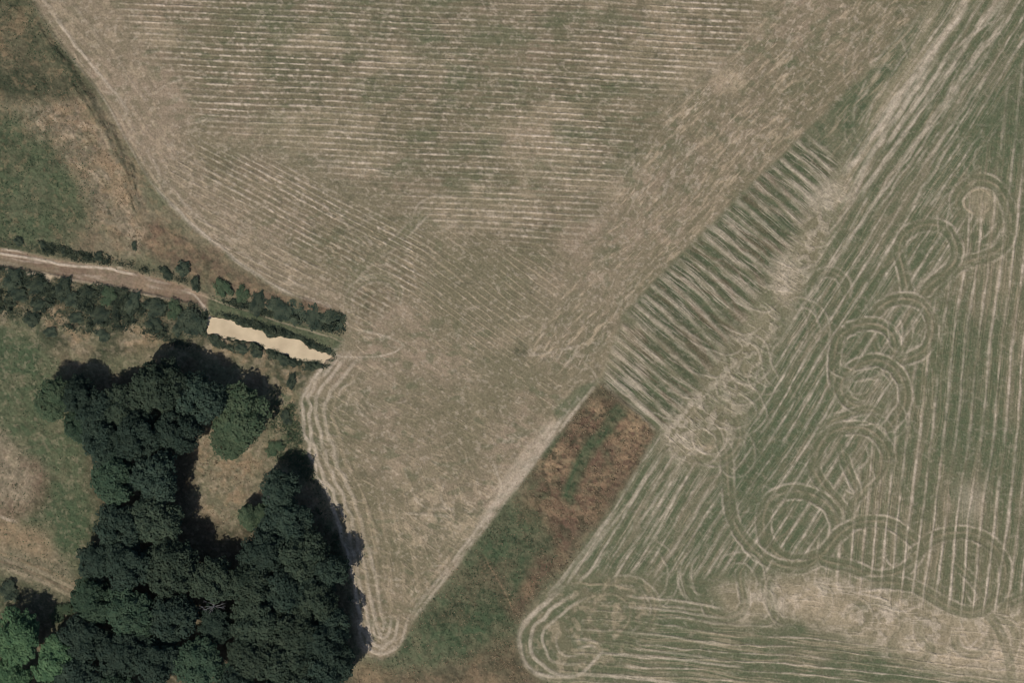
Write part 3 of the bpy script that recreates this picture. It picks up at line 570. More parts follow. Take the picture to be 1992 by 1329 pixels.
# dirt path, grass lane and pond
PTH = zone(PATH_T+PATH_B, 3.5, 4)
lay('base', PTH*0.92); lay('brown', PTH*0.34); mottle(PTH, 'brown', 16, 0.4, 0.45, 0.65, 3, stretch=4, ang=11); mottle(PTH, 'pale', 9, 0.3, 0.58, 0.72, 2, stretch=5, ang=11); mottle(PTH, 'ochre', 30, 0.3, 0.5, 0.7)
lay('olive', zone([(-150, 478), (0, 504), (80, 520), (120, 528), (60, 526), (0, 517), (-150, 490)], 4, 4)*0.6)
HGT = HGT*(1-PTH*0.8) - PTH*0.22
line([(-150, 470), (-20, 491), (40, 500), (90, 506), (125, 516), (190, 520), (250, 532), (270, 536)], 6, 'pale', 0.85, 0, 0.15, 40, 0.10, wob=2)
line([(0, 482), (30, 489), (52, 494)], 5, 'pale', 0.7, 0, 0.3, 20, 0.1)
line([(45, 532), (90, 534), (130, 543), (180, 550), (230, 560), (300, 576), (345, 584)], 7, 'straw', 0.75, 0, 0.45, 22, 0.08, wob=2.5)
lay('straw', zone([(80, 530), (105, 534), (95, 550), (88, 542)], 2.5, 2)*0.9); line([(50, 531), (70, 534)], 8, 'pale', 0.9, fade=6); line([(225, 522), (240, 520)], 5, 'pale', 0.5, fade=5)
LN = zone(LANE, 5, 4)
lay('lush', LN*0.55); lay('green', LN*0.4); mottle(LN, 'dark', 14, 0.3, 0.5, 0.68, 2, stretch=2, ang=18)
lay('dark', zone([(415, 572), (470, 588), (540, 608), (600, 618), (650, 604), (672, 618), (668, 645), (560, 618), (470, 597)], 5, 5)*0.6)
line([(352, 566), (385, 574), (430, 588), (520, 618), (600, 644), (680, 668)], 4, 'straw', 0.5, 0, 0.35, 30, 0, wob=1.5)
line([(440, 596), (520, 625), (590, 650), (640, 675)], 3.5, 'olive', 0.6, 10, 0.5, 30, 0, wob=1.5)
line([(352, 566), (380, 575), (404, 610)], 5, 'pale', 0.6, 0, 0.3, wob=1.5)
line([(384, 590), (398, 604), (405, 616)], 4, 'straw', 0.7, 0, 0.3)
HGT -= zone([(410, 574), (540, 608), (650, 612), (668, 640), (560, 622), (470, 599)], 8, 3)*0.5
PM = zone(POND, 3.0, 0)
HGT = HGT*(1-PM) - PM*0.85
BK = np.clip(zone(POND, 14, 0)*1.6, 0, 1)*(1-PM)
HGT -= BK*0.22
lay('dark', BK*0.5*sst(0.4, 0.65, fbm(X/11, Y/11, 303, 3))); lay('ochre', BK*0.4*sst(0.5, 0.7, fbm(X/10, Y/10, 99, 3))*(Y > 650))

# fine litter and tilth everywhere
lay('olive', 0.36*sst(0.48, 0.75, fbm(X/8, Y/6.5, 201, 3))); lay('pale', (A*0.30+B*0.16)*sst(0.56, 0.80, fbm(X/7.0, Y/5.5, 202, 3))); lay('dark', 0.16*sst(0.58, 0.80, fbm(X/9, Y/9, 203, 2)))
HGT += (noise(X/4.3, Y/4.3, 204)-0.5)*0.035

edge = np.minimum(np.minimum(X+MARG, 1992+MARG-X), np.minimum(Y+MARG, 1329+MARG-Y))
HGT *= np.clip(edge/40.0, 0, 1)

# ------------------------------------------------------------------ materials
def new_mat(name):
    m = bpy.data.materials.new(name); m.use_nodes = True
    return m, m.node_tree, m.node_tree.nodes["Principled BSDF"]

PAL = {'base': (149, 132, 112), 'straw': (184, 164, 138), 'olive': (116, 109, 86), 'green': (89, 97, 72), 'lush': (64, 83, 59),
       'dark': (52, 60, 45), 'ochre': (156, 131, 103), 'brown': (106, 83, 69), 'pale': (200, 183, 163)}

def ground_material():
    m, t, bsdf = new_mat("ground_cover")
    N_ = t.nodes; L_ = t.links
    a = N_.new("ShaderNodeAttribute"); a.attribute_name = "cover_one"
    b = N_.new("ShaderNodeAttribute"); b.attribute_name = "cover_two"
    acc = None
    def scaled(col, sock):
        v = N_.new("ShaderNodeVectorMath"); v.operation = 'SCALE'; v.inputs[0].default_value = col[:3]; L_.new(sock, v.inputs['Scale']); return v.outputs[0]
    socks = []
    for at in (a, b):
        sp = N_.new("ShaderNodeSeparateColor"); L_.new(at.outputs['Color'], sp.inputs[0])
        socks += [sp.outputs[0], sp.outputs[1], sp.outputs[2], at.outputs['Alpha']]
    base = alb(PAL['base'])
    for nm, s in zip(COVERS, socks):
        c = alb(PAL[nm]); dcol = [c[i]-base[i] for i in range(3)]
        o = scaled(dcol, s)
        if acc is None: acc = o
        else:
            ad = N_.new("ShaderNodeVectorMath"); ad.operation = 'ADD'; L_.new(acc, ad.inputs[0]); L_.new(o, ad.inputs[1]); acc = ad.outputs[0]
    ad = N_.new("ShaderNodeVectorMath"); ad.operation = 'ADD'; L_.new(acc, ad.inputs[0]); ad.inputs[1].default_value = base[:3]; acc = ad.outputs[0]
    tc = N_.new("ShaderNodeTexCoord")
    n1 = N_.new("ShaderNodeTexNoise"); n1.inputs['Scale'].default_value = 2.6; n1.inputs['Detail'].default_value = 3; L_.new(tc.outputs['Object'], n1.inputs['Vector'])
    mr = N_.new("ShaderNodeMapRange"); mr.inputs[1].default_value = 0.3; mr.inputs[2].default_value = 0.7; mr.inputs[3].default_value = 0.82; mr.inputs[4].default_value = 1.18; L_.new(n1.outputs['Fac'], mr.inputs[0])
    mu = N_.new("ShaderNodeVectorMath"); mu.operation = 'SCALE'; L_.new(acc, mu.inputs[0]); L_.new(mr.outputs[0], mu.inputs['Scale'])
    L_.new(mu.outputs[0], bsdf.inputs['Base Color'])
    bsdf.inputs['Roughness'].default_value = 0.95; bsdf.inputs['Specular IOR Level'].default_value = 0.1
    return m
M_GROUND = ground_material()

# ------------------------------------------------------------------ split the grid into the parts of the landscape
cell = np.zeros((NY-1, NX-1), np.int8)
def hard(poly): return inside(poly, 3).reshape(NY, NX)[:-1, :-1] > 0.5
NAMES = ['scrub_ground', 'hay_field', 'mown_meadow', 'fallow_strip', 'rough_meadow', 'dirt_path', 'grass_lane', 'lawn', 'wood_floor', 'pond_bed']
cell[hard(poly_D)] = 4; cell[hard(poly_A)] = 1; cell[hard(poly_B)] = 2; cell[hard(poly_C)] = 3
rest = cell == 0
woodp = [(150, 1175), (180, 1060), (180, 930), (140, 830), (130, 760), (300, 720), (400, 745), (560, 760), (580, 800), (590, 860), (640, 985), (664, 1060), (706, 1275), (660, 1490), (-160, 1490), (-160, 1062), (0, 1112), (100, 1155)]
lawnp = [(-160, 610), (60, 640), (90, 700), (130, 760), (140, 830), (180, 930), (180, 1060), (150, 1175), (100, 1155), (0, 1112), (-160, 1062)]
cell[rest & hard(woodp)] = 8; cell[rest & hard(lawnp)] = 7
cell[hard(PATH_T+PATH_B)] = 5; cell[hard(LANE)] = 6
pb = inside(POND, 0).reshape(NY, NX)[:-1, :-1] > 0.5
cell[pb] = 9
VX = (X-996.0)/10.0; VY = (664.5-Y)/10.0
WGT = np.clip(WGT, 0, 1)

def mesh_np(name, co, faces, mats=(), attrs=None, smooth=False):
    me = bpy.data.meshes.new(name)
    n = len(co); f = len(faces); k = faces.shape[1]
    me.vertices.add(n); me.vertices.foreach_set("co", np.ascontiguousarray(co, np.float32).ravel())
    me.loops.add(f*k); me.loops.foreach_set("vertex_index", np.ascontiguousarray(faces, np.int32).ravel())
    me.polygons.add(f); me.polygons.foreach_set("loop_start", np.arange(0, f*k, k, dtype=np.int32))
    if attrs:
        for an, arr in attrs.items():
            at = me.attributes.new(an, 'FLOAT_COLOR', 'POINT'); at.data.foreach_set("color", np.ascontiguousarray(arr, np.float32).ravel())
    me.update(calc_edges=True)
    me.polygons.foreach_set("use_smooth", np.full(f, smooth, bool))
    for m in mats: me.materials.append(m)
    return me

def link(name, me, parent=None):
    o = bpy.data.objects.new(name, me); COL.objects.link(o)
    if parent is not None: o.parent = parent
    return o

rr, cc = np.meshgrid(np.arange(NY-1), np.arange(NX-1), indexing='ij')
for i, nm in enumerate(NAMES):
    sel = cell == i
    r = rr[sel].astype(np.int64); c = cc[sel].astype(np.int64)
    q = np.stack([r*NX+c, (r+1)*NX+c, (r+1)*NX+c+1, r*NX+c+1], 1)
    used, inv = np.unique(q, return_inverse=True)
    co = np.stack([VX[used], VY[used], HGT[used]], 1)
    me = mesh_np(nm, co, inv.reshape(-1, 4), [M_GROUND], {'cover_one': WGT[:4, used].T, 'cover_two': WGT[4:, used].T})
    o = link(nm, me); o['kind'] = 'structure'
def height_at(px, py):
    c = min(max(int(round((px+MARG)/STEP)), 0), NX-1); r = min(max(int(round((py+MARG)/STEP)), 0), NY-1)
    return float(HGT[r*NX+c])

# land beyond, to the horizon
mf, tf, bf = new_mat("far_grass")
tcn = tf.nodes.new("ShaderNodeTexCoord"); nn = tf.nodes.new("ShaderNodeTexNoise"); nn.inputs['Scale'].default_value = 0.02; nn.inputs['Detail'].default_value = 8
rp = tf.nodes.new("ShaderNodeValToRGB"); rp.color_ramp.elements[0].color = alb((91, 96, 70)); rp.color_ramp.elements[1].color = alb((139, 123, 104)); rp.color_ramp.elements[0].position = 0.4; rp.color_ramp.elements[1].position = 0.62
tf.links.new(tcn.outputs['Object'], nn.inputs['Vector']); tf.links.new(nn.outputs['Fac'], rp.inputs[0]); tf.links.new(rp.outputs[0], bf.inputs['Base Color']); bf.inputs['Roughness'].default_value = 0.95
x0, x1 = float(VX.min()), float(VX.max()); y0, y1 = float(VY.min()), float(VY.max()); R = 2500.0
fv = [(-R, -R, 0), (R, -R, 0), (R, R, 0), (-R, R, 0), (x0, y0, 0), (x1, y0, 0), (x1, y1, 0), (x0, y1, 0)]
me = bpy.data.meshes.new("distant_ground"); me.from_pydata(fv, [], [(0, 1, 5, 4), (1, 2, 6, 5), (2, 3, 7, 6), (3, 0, 4, 7)]); me.materials.append(mf); me.update()
o = link("distant_ground", me); o['kind'] = 'structure'

# muddy pond water
mw, tw, bw = new_mat("muddy_water")
tcw = tw.nodes.new("ShaderNodeTexCoord"); nw = tw.nodes.new("ShaderNodeTexNoise"); nw.inputs['Scale'].default_value = 0.35; nw.inputs['Detail'].default_value = 6
rw = tw.nodes.new("ShaderNodeValToRGB"); rw.color_ramp.elements[0].color = alb((190, 170, 140)); rw.color_ramp.elements[1].color = alb((216, 195, 162)); rw.color_ramp.elements[0].position = 0.3; rw.color_ramp.elements[1].position = 0.7
tw.links.new(tcw.outputs['Object'], nw.inputs['Vector']); tw.links.new(nw.outputs['Fac'], rw.inputs[0]); tw.links.new(rw.outputs[0], bw.inputs['Base Color']); bw.inputs['Roughness'].default_value = 0.35; bw.inputs['Specular IOR Level'].default_value = 0.25
cx = sum(p[0] for p in POND)/len(POND); cy = sum(p[1] for p in POND)/len(POND)
ring_ = [(cx+(p[0]-cx)*1.0, cy+(p[1]-cy)*1.0) for p in POND]
vs = []
for (px, py) in ring_:
    X_, Y_ = P(px, py); vs.append((X_, Y_, -0.30))
import bmesh
bm = bmesh.new(); bvs = [bm.verts.new(v) for v in vs]; bf_ = bm.faces.new(bvs[::-1]); bmesh.ops.triangulate(bm, faces=[bf_]); me = bpy.data.meshes.new("pond_water"); bm.to_mesh(me); bm.free(); me.materials.append(mw)
o = link("pond_water", me); o['kind'] = 'structure'

# ------------------------------------------------------------------ foliage
def leaf_material(name, dark, light, hue_var=0.08):
    m, t, bsdf = new_mat(name)
    n = t.nodes; l = t.links
    tc = n.new("ShaderNodeTexCoord")
    nz = n.new("ShaderNodeTexNoise"); nz.inputs['Scale'].default_value = 0.9; nz.inputs['Detail'].default_value = 5; l.new(tc.outputs['Object'], nz.inputs['Vector'])
    rp = n.new("ShaderNodeValToRGB"); rp.color_ramp.elements[0].position = 0.36; rp.color_ramp.elements[1].position = 0.66
    rp.color_ramp.elements[0].color = tuple(dark)+(1,); rp.color_ramp.elements[1].color = tuple(light)+(1,); l.new(nz.outputs['Fac'], rp.inputs[0])
    oi = n.new("ShaderNodeObjectInfo"); mr = n.new("ShaderNodeMapRange"); mr.inputs[3].default_value = 0.84; mr.inputs[4].default_value = 1.18; l.new(oi.outputs['Random'], mr.inputs[0])
    sc = n.new("ShaderNodeVectorMath"); sc.operation = 'SCALE'; l.new(rp.outputs[0], sc.inputs[0]); l.new(mr.outputs[0], sc.inputs['Scale'])
    l.new(sc.outputs[0], bsdf.inputs['Base Color']); bsdf.inputs['Roughness'].default_value = 0.8; bsdf.inputs['Specular IOR Level'].default_value = 0.08
    return m
LEAF = {'deep': leaf_material("deep_leaf", (0.023, 0.038, 0.028), (0.042, 0.060, 0.042)),
        'olive': leaf_material("olive_leaf", (0.028, 0.042, 0.028), (0.051, 0.067, 0.043)),
        'mid': leaf_material("mid_leaf", (0.028, 0.050, 0.031), (0.052, 0.078, 0.047)),
        'fresh': leaf_material("fresh_leaf", (0.042, 0.066, 0.037), (0.074, 0.096, 0.054)),
        'bright': leaf_material("bright_leaf", (0.040, 0.080, 0.040), (0.085, 0.140, 0.068)),
        'scrub': leaf_material("scrub_leaf", (0.027, 0.040, 0.029), (0.080, 0.094, 0.060))}
mb_, tb_, bb_ = new_mat("bark")
tcb = tb_.nodes.new("ShaderNodeTexCoord"); nb = tb_.nodes.new("ShaderNodeTexNoise"); nb.inputs['Scale'].default_value = 6.0
rb = tb_.nodes.new("ShaderNodeValToRGB"); rb.color_ramp.elements[0].color = (0.05, 0.04, 0.03, 1); rb.color_ramp.elements[1].color = (0.14, 0.115, 0.09, 1)
tb_.links.new(tcb.outputs['Object'], nb.inputs['Vector']); tb_.links.new(nb.outputs['Fac'], rb.inputs[0]); tb_.links.new(rb.outputs[0], bb_.inputs['Base Color']); bb_.inputs['Roughness'].default_value = 0.9
mg_, tg_, bgx = new_mat("dead_wood")
tcg = tg_.nodes.new("ShaderNodeTexCoord"); ng = tg_.nodes.new("ShaderNodeTexNoise"); ng.inputs['Scale'].default_value = 5.0
rg = tg_.nodes.new("ShaderNodeValToRGB"); rg.color_ramp.elements[0].color = (0.07, 0.068, 0.072, 1); rg.color_ramp.elements[1].color = (0.15, 0.145, 0.15, 1)
tg_.links.new(tcg.outputs['Object'], ng.inputs['Vector']); tg_.links.new(ng.outputs['Fac'], rg.inputs[0]); tg_.links.new(rg.outputs[0], bgx.inputs['Base Color']); bgx.inputs['Roughness'].default_value = 0.9

def leaf_faces(pts, nrm, size, rng):
    n = len(pts)
    rv = rng.normal(size=(n, 3)); nn = nrm + rv*0.36; nn /= np.linalg.norm(nn, axis=1, keepdims=True)+1e-9
    t = np.cross(nn, rng.normal(size=(n, 3))); t /= np.linalg.norm(t, axis=1, keepdims=True)+1e-9
    b = np.cross(nn, t)
    sz = (size*(0.55+0.9*rng.random(n)))[:, None]; asp = (0.55+0.5*rng.random(n))[:, None]
    fold = nn*sz*0.18
    v = np.stack([pts-t*sz, pts-b*sz*asp+fold, pts+t*sz, pts+b*sz*asp+fold], 1).reshape(-1, 3)
    return v, np.arange(4*n, dtype=np.int64).reshape(-1, 4)

def crown_mesh(name, seed, radius, zc, zr, lobes, count, size, mat, lobe_r=(0.32, 0.5)):
    rng = np.random.default_rng(seed)
    cs = []; rs = []
    tries = 0
    while len(cs) < lobes and tries < 4000:
        tries += 1
        v = rng.normal(size=3); v /= np.linalg.norm(v)
        if v[2] < -0.35: continue
        rad = rng.random()**0.45*0.72
        c = np.array([v[0]*rad*radius, v[1]*rad*radius, zc+v[2]*rad*zr])
        cs.append(c); rs.append(radius*rng.uniform(*lobe_r))
    cs = np.array(cs); rs = np.array(rs)
    pick = rng.choice(len(cs), count, p=rs**2/np.sum(rs**2))
    d = rng.normal(size=(count, 3)); d[:, 2] = np.abs(d[:, 2])*1.05-0.25*rng.random(count)*2; d /= np.linalg.norm(d, axis=1, keepdims=True)
    rad = rs[pick]*(0.62+0.46*rng.random(count)**0.6)
    rad = rad*(0.80+0.42*np.sin(d[:, 0]*5+pick*1.7)*np.cos(d[:, 1]*6+pick)*0.6+0.1)
    pts = cs[pick]+d*rad[:, None]*np.array([1, 1, 0.85])
    pts[:, 2] = np.maximum(pts[:, 2], 0.12)
    nr = d+np.array([0, 0, 0.5])
    v, f = leaf_faces(pts, nr, size, rng)
    return mesh_np(name, v, f, [mat])

def tubes_mesh(name, segs, mat, sides=7):
    """segs: list of polylines [(point, radius), ...], each a tapered tube"""
    V = []; F = []
    for pl in segs:
        base = len(V); n = len(pl)
        for i, (p, r) in enumerate(pl):
            p = Vector(p)
            d = (Vector(pl[min(i+1, n-1)][0])-Vector(pl[max(i-1, 0)][0])).normalized()
            q = d.to_track_quat('Z', 'Y')
            for k in range(sides):
                a = 2*math.pi*k/sides
                V.append(tuple(p+q @ Vector((math.cos(a)*r, math.sin(a)*r, 0))))
        for i in range(n-1):
            for k in range(sides):
                a = base+i*sides+k; b = base+i*sides+(k+1) % sides
                F.append((a, b, b+sides, a+sides))
        F.append(tuple(base+(n-1)*sides+k for k in range(sides)))
    me = bpy.data.meshes.new(name); me.from_pydata(V, [], F); me.materials.append(mat); me.update()
    me.polygons.foreach_set("use_smooth", np.ones(len(me.polygons), bool))
    return me

def trunk_mesh(name, seed, height, spread):
    rnd = random.Random(seed)
    top = (rnd.uniform(-.3, .3), rnd.uniform(-.3, .3), height)
    segs = [[((0, 0, -0.3), 0.34), ((0.03, 0, 0.4), 0.26), ((top[0]*.4, top[1]*.4, height*0.45), 0.19), ((top[0], top[1], height), 0.05)]]
    for k in range(7):
        a = k*2.4+rnd.random(); z = height*rnd.uniform(.3, .65); L = spread*rnd.uniform(.55, .85)
        s = (top[0]*.4, top[1]*.4, z)
        segs.append([(s, 0.10), ((s[0]+math.cos(a)*L*.5, s[1]+math.sin(a)*L*.5, z+L*.42), 0.06), ((s[0]+math.cos(a)*L, s[1]+math.sin(a)*L, z+L*.6), 0.02)])
    return tubes_mesh(name, segs, mb_)

CROWNS = {}
def crown_for(kind, i):
    key = (kind, i)
    if key not in CROWNS:
        CROWNS[key] = crown_mesh("crown", 500+i*17+sum(map(ord, kind)), 4.5, 5.3, 3.7, 36, 19000, 0.165, LEAF[kind], (0.26, 0.42))
    return CROWNS[key]
TRUNKS = [trunk_mesh("trunk", 30+i, 7.2, 3.4) for i in range(3)]

def tag(o, label, cat, group=None):
    o['label'] = label; o['category'] = cat
    if group: o['group'] = group
    return o

def make_tree(px, py, r, h, kind, label, group, i):
    """one tree: an empty at its foot, trunk and crown as parts; (px, py) is the middle of the crown seen from above"""
    x, y = P(px+3, py+4, h*0.6)
    root = bpy.data.objects.new("broadleaf_tree", None); COL.objects.link(root)
    root.location = (x, y, height_at(px, py)); root.rotation_euler = (0, 0, (i*2.399) % 6.283)
    root.scale = (r/39.0, r/39.0, h*0.94/9.3)
    tag(root, label, 'tree', group)
    link("trunk", TRUNKS[i % 3], root); link("crown", crown_for(kind, i % 4), root)
    return root

W = 'trees of the dark wood'
TREES = [
 (100, 774, 40, 8.0, 'fresh', 'fresh green tree on its own at the wood\'s north-west corner, at the lawn edge'),
 (150, 770, 36, 8.5, 'deep', 'dark tree wedged between the fresh green corner tree and the rest of the wood'),
 (148, 826, 30, 6.5, 'mid', 'small green tree at the lawn edge south-east of the fresh green corner tree'),
 (184, 802, 44, 8.5, 'deep', 'dark tree of the wood just east of the fresh green corner tree'),
 (238, 786, 42, 8.5, 'olive', 'yellow-olive tree on the north edge of the wood facing the scrub'),
 (312, 748, 50, 11.0, 'olive', 'big rounded olive-green tree at the top of the wood, its shadow on the scrub'),
 (384, 768, 50, 10.0, 'deep', 'dark tree at the wood\'s north-east shoulder, shadow pointing to the pond'),
 (462, 808, 54, 7.2, 'fresh', 'separate wide green tree between the wood and the pond, with a strong shadow'),
 (442, 846, 42, 5.0, 'fresh', 'low light green tree at the north end of the dry clearing'),
 (270, 846, 48, 10.5, 'deep', 'dark tree in the wood\'s northern half, behind the yellow-olive tree'),
 (342, 838, 44, 10.0, 'deep', 'dark tree above the clearing on the wood\'s inner edge'),
 (196, 862, 40, 9.0, 'deep', 'dark tree on the wood\'s lawn side where the lawn narrows'),
 (222, 932, 46, 10.0, 'mid', 'greener tree on the wood\'s lawn side, south of the narrowing lawn'),
 (294, 924, 48, 11.0, 'deep', 'tall dark tree whose shadow falls on the west side of the clearing'),
 (228, 1014, 46, 10.0, 'deep', 'dark tree on the lawn edge level with the tan field corner'),
 (298, 1010, 46, 10.5, 'olive', 'olive-toned tree just west of the dark shadow below the clearing'),
 (186, 1086, 38, 8.5, 'deep', 'small dark tree at the wood edge by the tip of the tan strip'),
 (252, 1098, 48, 10.5, 'deep', 'dark tree in the heart of the wood\'s western block'),
 (334, 1104, 52, 11.5, 'olive', 'large olive tree casting the round shadow south of the clearing'),
 (412, 1124, 44, 10.0, 'olive', 'olive tree just south of the clearing\'s round shadow, in the wood\'s middle'),
 (180, 1166, 42, 9.0, 'mid', 'green tree at the end of the tan strip where it meets the wood'),
 (252, 1186, 48, 10.0, 'mid', 'green-crowned tree in the lower western block of the wood'),
 (330, 1196, 48, 10.0, 'deep', 'dark tree just west of the bare grey dead tree'),
 (160, 1240, 42, 9.0, 'deep', 'dark tree standing right of the bright green pair'),
 (228, 1264, 48, 10.0, 'deep', 'dark tree in the lower wood, second row right of the bright pair'),
 (302, 1284, 48, 10.0, 'deep', 'dark brownish tree in the lower wood below the bare dead tree\'s neighbour'),
 (384, 1290, 50, 9.5, 'mid', 'greener tree directly south of the bare grey dead tree'),
 (150, 1322, 42, 9.0, 'deep', 'dark tree on the frame\'s lower edge beside the bright green trees'),
 (225, 1345, 42, 9.0, 'mid', 'green tree cut by the lower frame edge left of the wood\'s middle'),
 (452, 1340, 44, 9.0, 'deep', 'dark tree cut by the lower frame edge near the wood\'s middle'),
 (496, 1004, 32, 5.5, 'fresh', 'small fresh green tree at the south-east rim of the clearing'),
 (556, 1012, 44, 10.0, 'deep', 'dark tree at the eastern block\'s north tip, dead twigs above it'),
 (508, 1070, 46, 10.5, 'deep', 'dark tree on the eastern block\'s clearing side'),
 (586, 1078, 48, 11.0, 'olive', 'olive tree shading the hay field edge, north part of the eastern block'),
 (490, 1140, 46, 10.5, 'olive', 'olive tree just right of the bare grey dead tree'),
 (562, 1146, 48, 10.5, 'deep', 'dark tree deep inside the eastern block'),
 (616, 1166, 40, 10.5, 'olive', 'olive tree at the eastern block\'s field edge where the dark shadow is widest'),
 (496, 1208, 48, 10.0, 'olive', 'broad olive tree below right of the bare dead tree'),
 (566, 1222, 50, 11.0, 'olive', 'large olive tree in the lower eastern block'),
 (618, 1250, 42, 11.0, 'deep', 'dark tree at the field edge just north of the wood\'s south-east corner'),
 (486, 1276, 48, 10.0, 'olive', 'olive tree in the bottom of the eastern block, beside the greener tree'),
 (560, 1294, 50, 10.5, 'olive', 'wide olive tree at the bottom of the eastern block'),
 (622, 1318, 44, 10.5, 'deep', 'dark tree at the wood\'s south-east corner, by the brown fallow ground'),
 (540, 1362, 46, 10.0, 'deep', 'dark tree just cut by the lower frame edge, south of the wide olive tree'),
 (545, 950, 38, 9.5, 'deep', 'dark tree at the very tip of the eastern block, its shadow reaching the field turn'),
 (634, 1110, 36, 9.5, 'deep', 'dark tree bulging out of the eastern block towards the hay field'),
 (640, 1215, 36, 9.5, 'deep', 'dark tree at the field edge level with the bare grey dead tree'),
 (648, 1290, 38, 9.5, 'deep', 'dark tree at the wood\'s outermost south-east corner beside the rounded field tip'),
 (412, 1215, 34, 7.0, 'deep', 'low dark tree in the gap just below the bare grey dead tree'),
 (28, 1236, 50, 9.0, 'bright', 'bright green tree, upper of the two large bright crowns in the lower left corner'),
 (100, 1278, 44, 8.0, 'bright', 'bright green tree, right one of the bright crowns in the lower left corner'),
 (16, 1312, 40, 7.0, 'bright', 'bright green tree cut by the left frame edge, lowest of the bright crowns'),
 (72, 1372, 44, 9.0, 'deep', 'dark tree cut by the lower frame edge under the bright crowns'),
]
for i, (px, py, r, h, kind, label) in enumerate(TREES):
    make_tree(px, py, r, h, kind, label, 'bright trees in the corner' if kind == 'bright' else W, i)

# bare dead trees: trunk with pale twigs
def dead_tree(px, py, h, label, seed):
    rnd = random.Random(seed)
    root = bpy.data.objects.new("dead_tree", None); COL.objects.link(root)
    x, y = P(px, py, h*0.7); root.location = (x, y, height_at(px, py)); tag(root, label, 'dead tree', 'bare dead trees')
    link("trunk", tubes_mesh("trunk", [[((0, 0, -0.3), 0.25), ((0.1, 0.1, h*0.5), 0.16), ((0.2, 0.1, h*0.85), 0.06)]], mg_), root)
    segs = []
    for k in range(16):
        a = rnd.random()*6.283; z = h*rnd.uniform(.45, .85); L = rnd.uniform(1.0, 2.3)
        p0 = Vector((0.12, 0.1, z)); p1 = p0+Vector((math.cos(a)*L*.5, math.sin(a)*L*.5, L*.4)); p2 = p0+Vector((math.cos(a+.2)*L, math.sin(a+.2)*L, L*.5))
        segs.append([(p0, 0.08), (p1, 0.055), (p2, 0.02)])
        for j in range(3):
            b = a+rnd.uniform(-1, 1); q = p1+(p2-p1)*rnd.random(); segs.append([(q, 0.04), (q+Vector((math.cos(b)*.7, math.sin(b)*.7, .35)), 0.015)])
    link("branches", tubes_mesh("branches", segs, mg_, 5), root)
dead_tree(416, 1182, 7.6, 'bare grey dead tree with pale twigs in the dark gap of the wood', 3)
dead_tree(534, 972, 8.0, 'bare dead tree with whitish twigs in the shadow at the clearing\'s south-east rim', 8)

# shrubs
SHRUBS = [crown_mesh("shrub_crown", 900+i, 1.6, 0.6, 0.75, 22, 2200, 0.09, LEAF['scrub' if i < 3 else 'fresh'], (0.2, 0.38)) for i in range(5)]
STEMS = tubes_mesh("stem", [[((0, 0, -0.2), 0.07), ((math.cos(a)*.5, math.sin(a)*.5, 0.9), 0.02)] for a in (0.3, 1.7, 2.9, 4.1, 5.3)], mb_, 5)
def make_shrub(px, py, r, h, label, group, i, kind=None):
    root = bpy.data.objects.new("shrub", None); COL.objects.link(root)
    x, y = P(px, py, h*0.5); root.location = (x, y, height_at(px, py)); root.rotation_euler = (0, 0, i*2.1); root.scale = (r/13.0*(1.0+0.25*math.sin(i*1.9)), r/13.0*(1.0-0.25*math.sin(i*1.9)), h/3.3)
    tag(root, label, 'shrub', group)
    link("stem", STEMS, root); link("foliage", SHRUBS[(i % 3) if kind is None else kind], root)
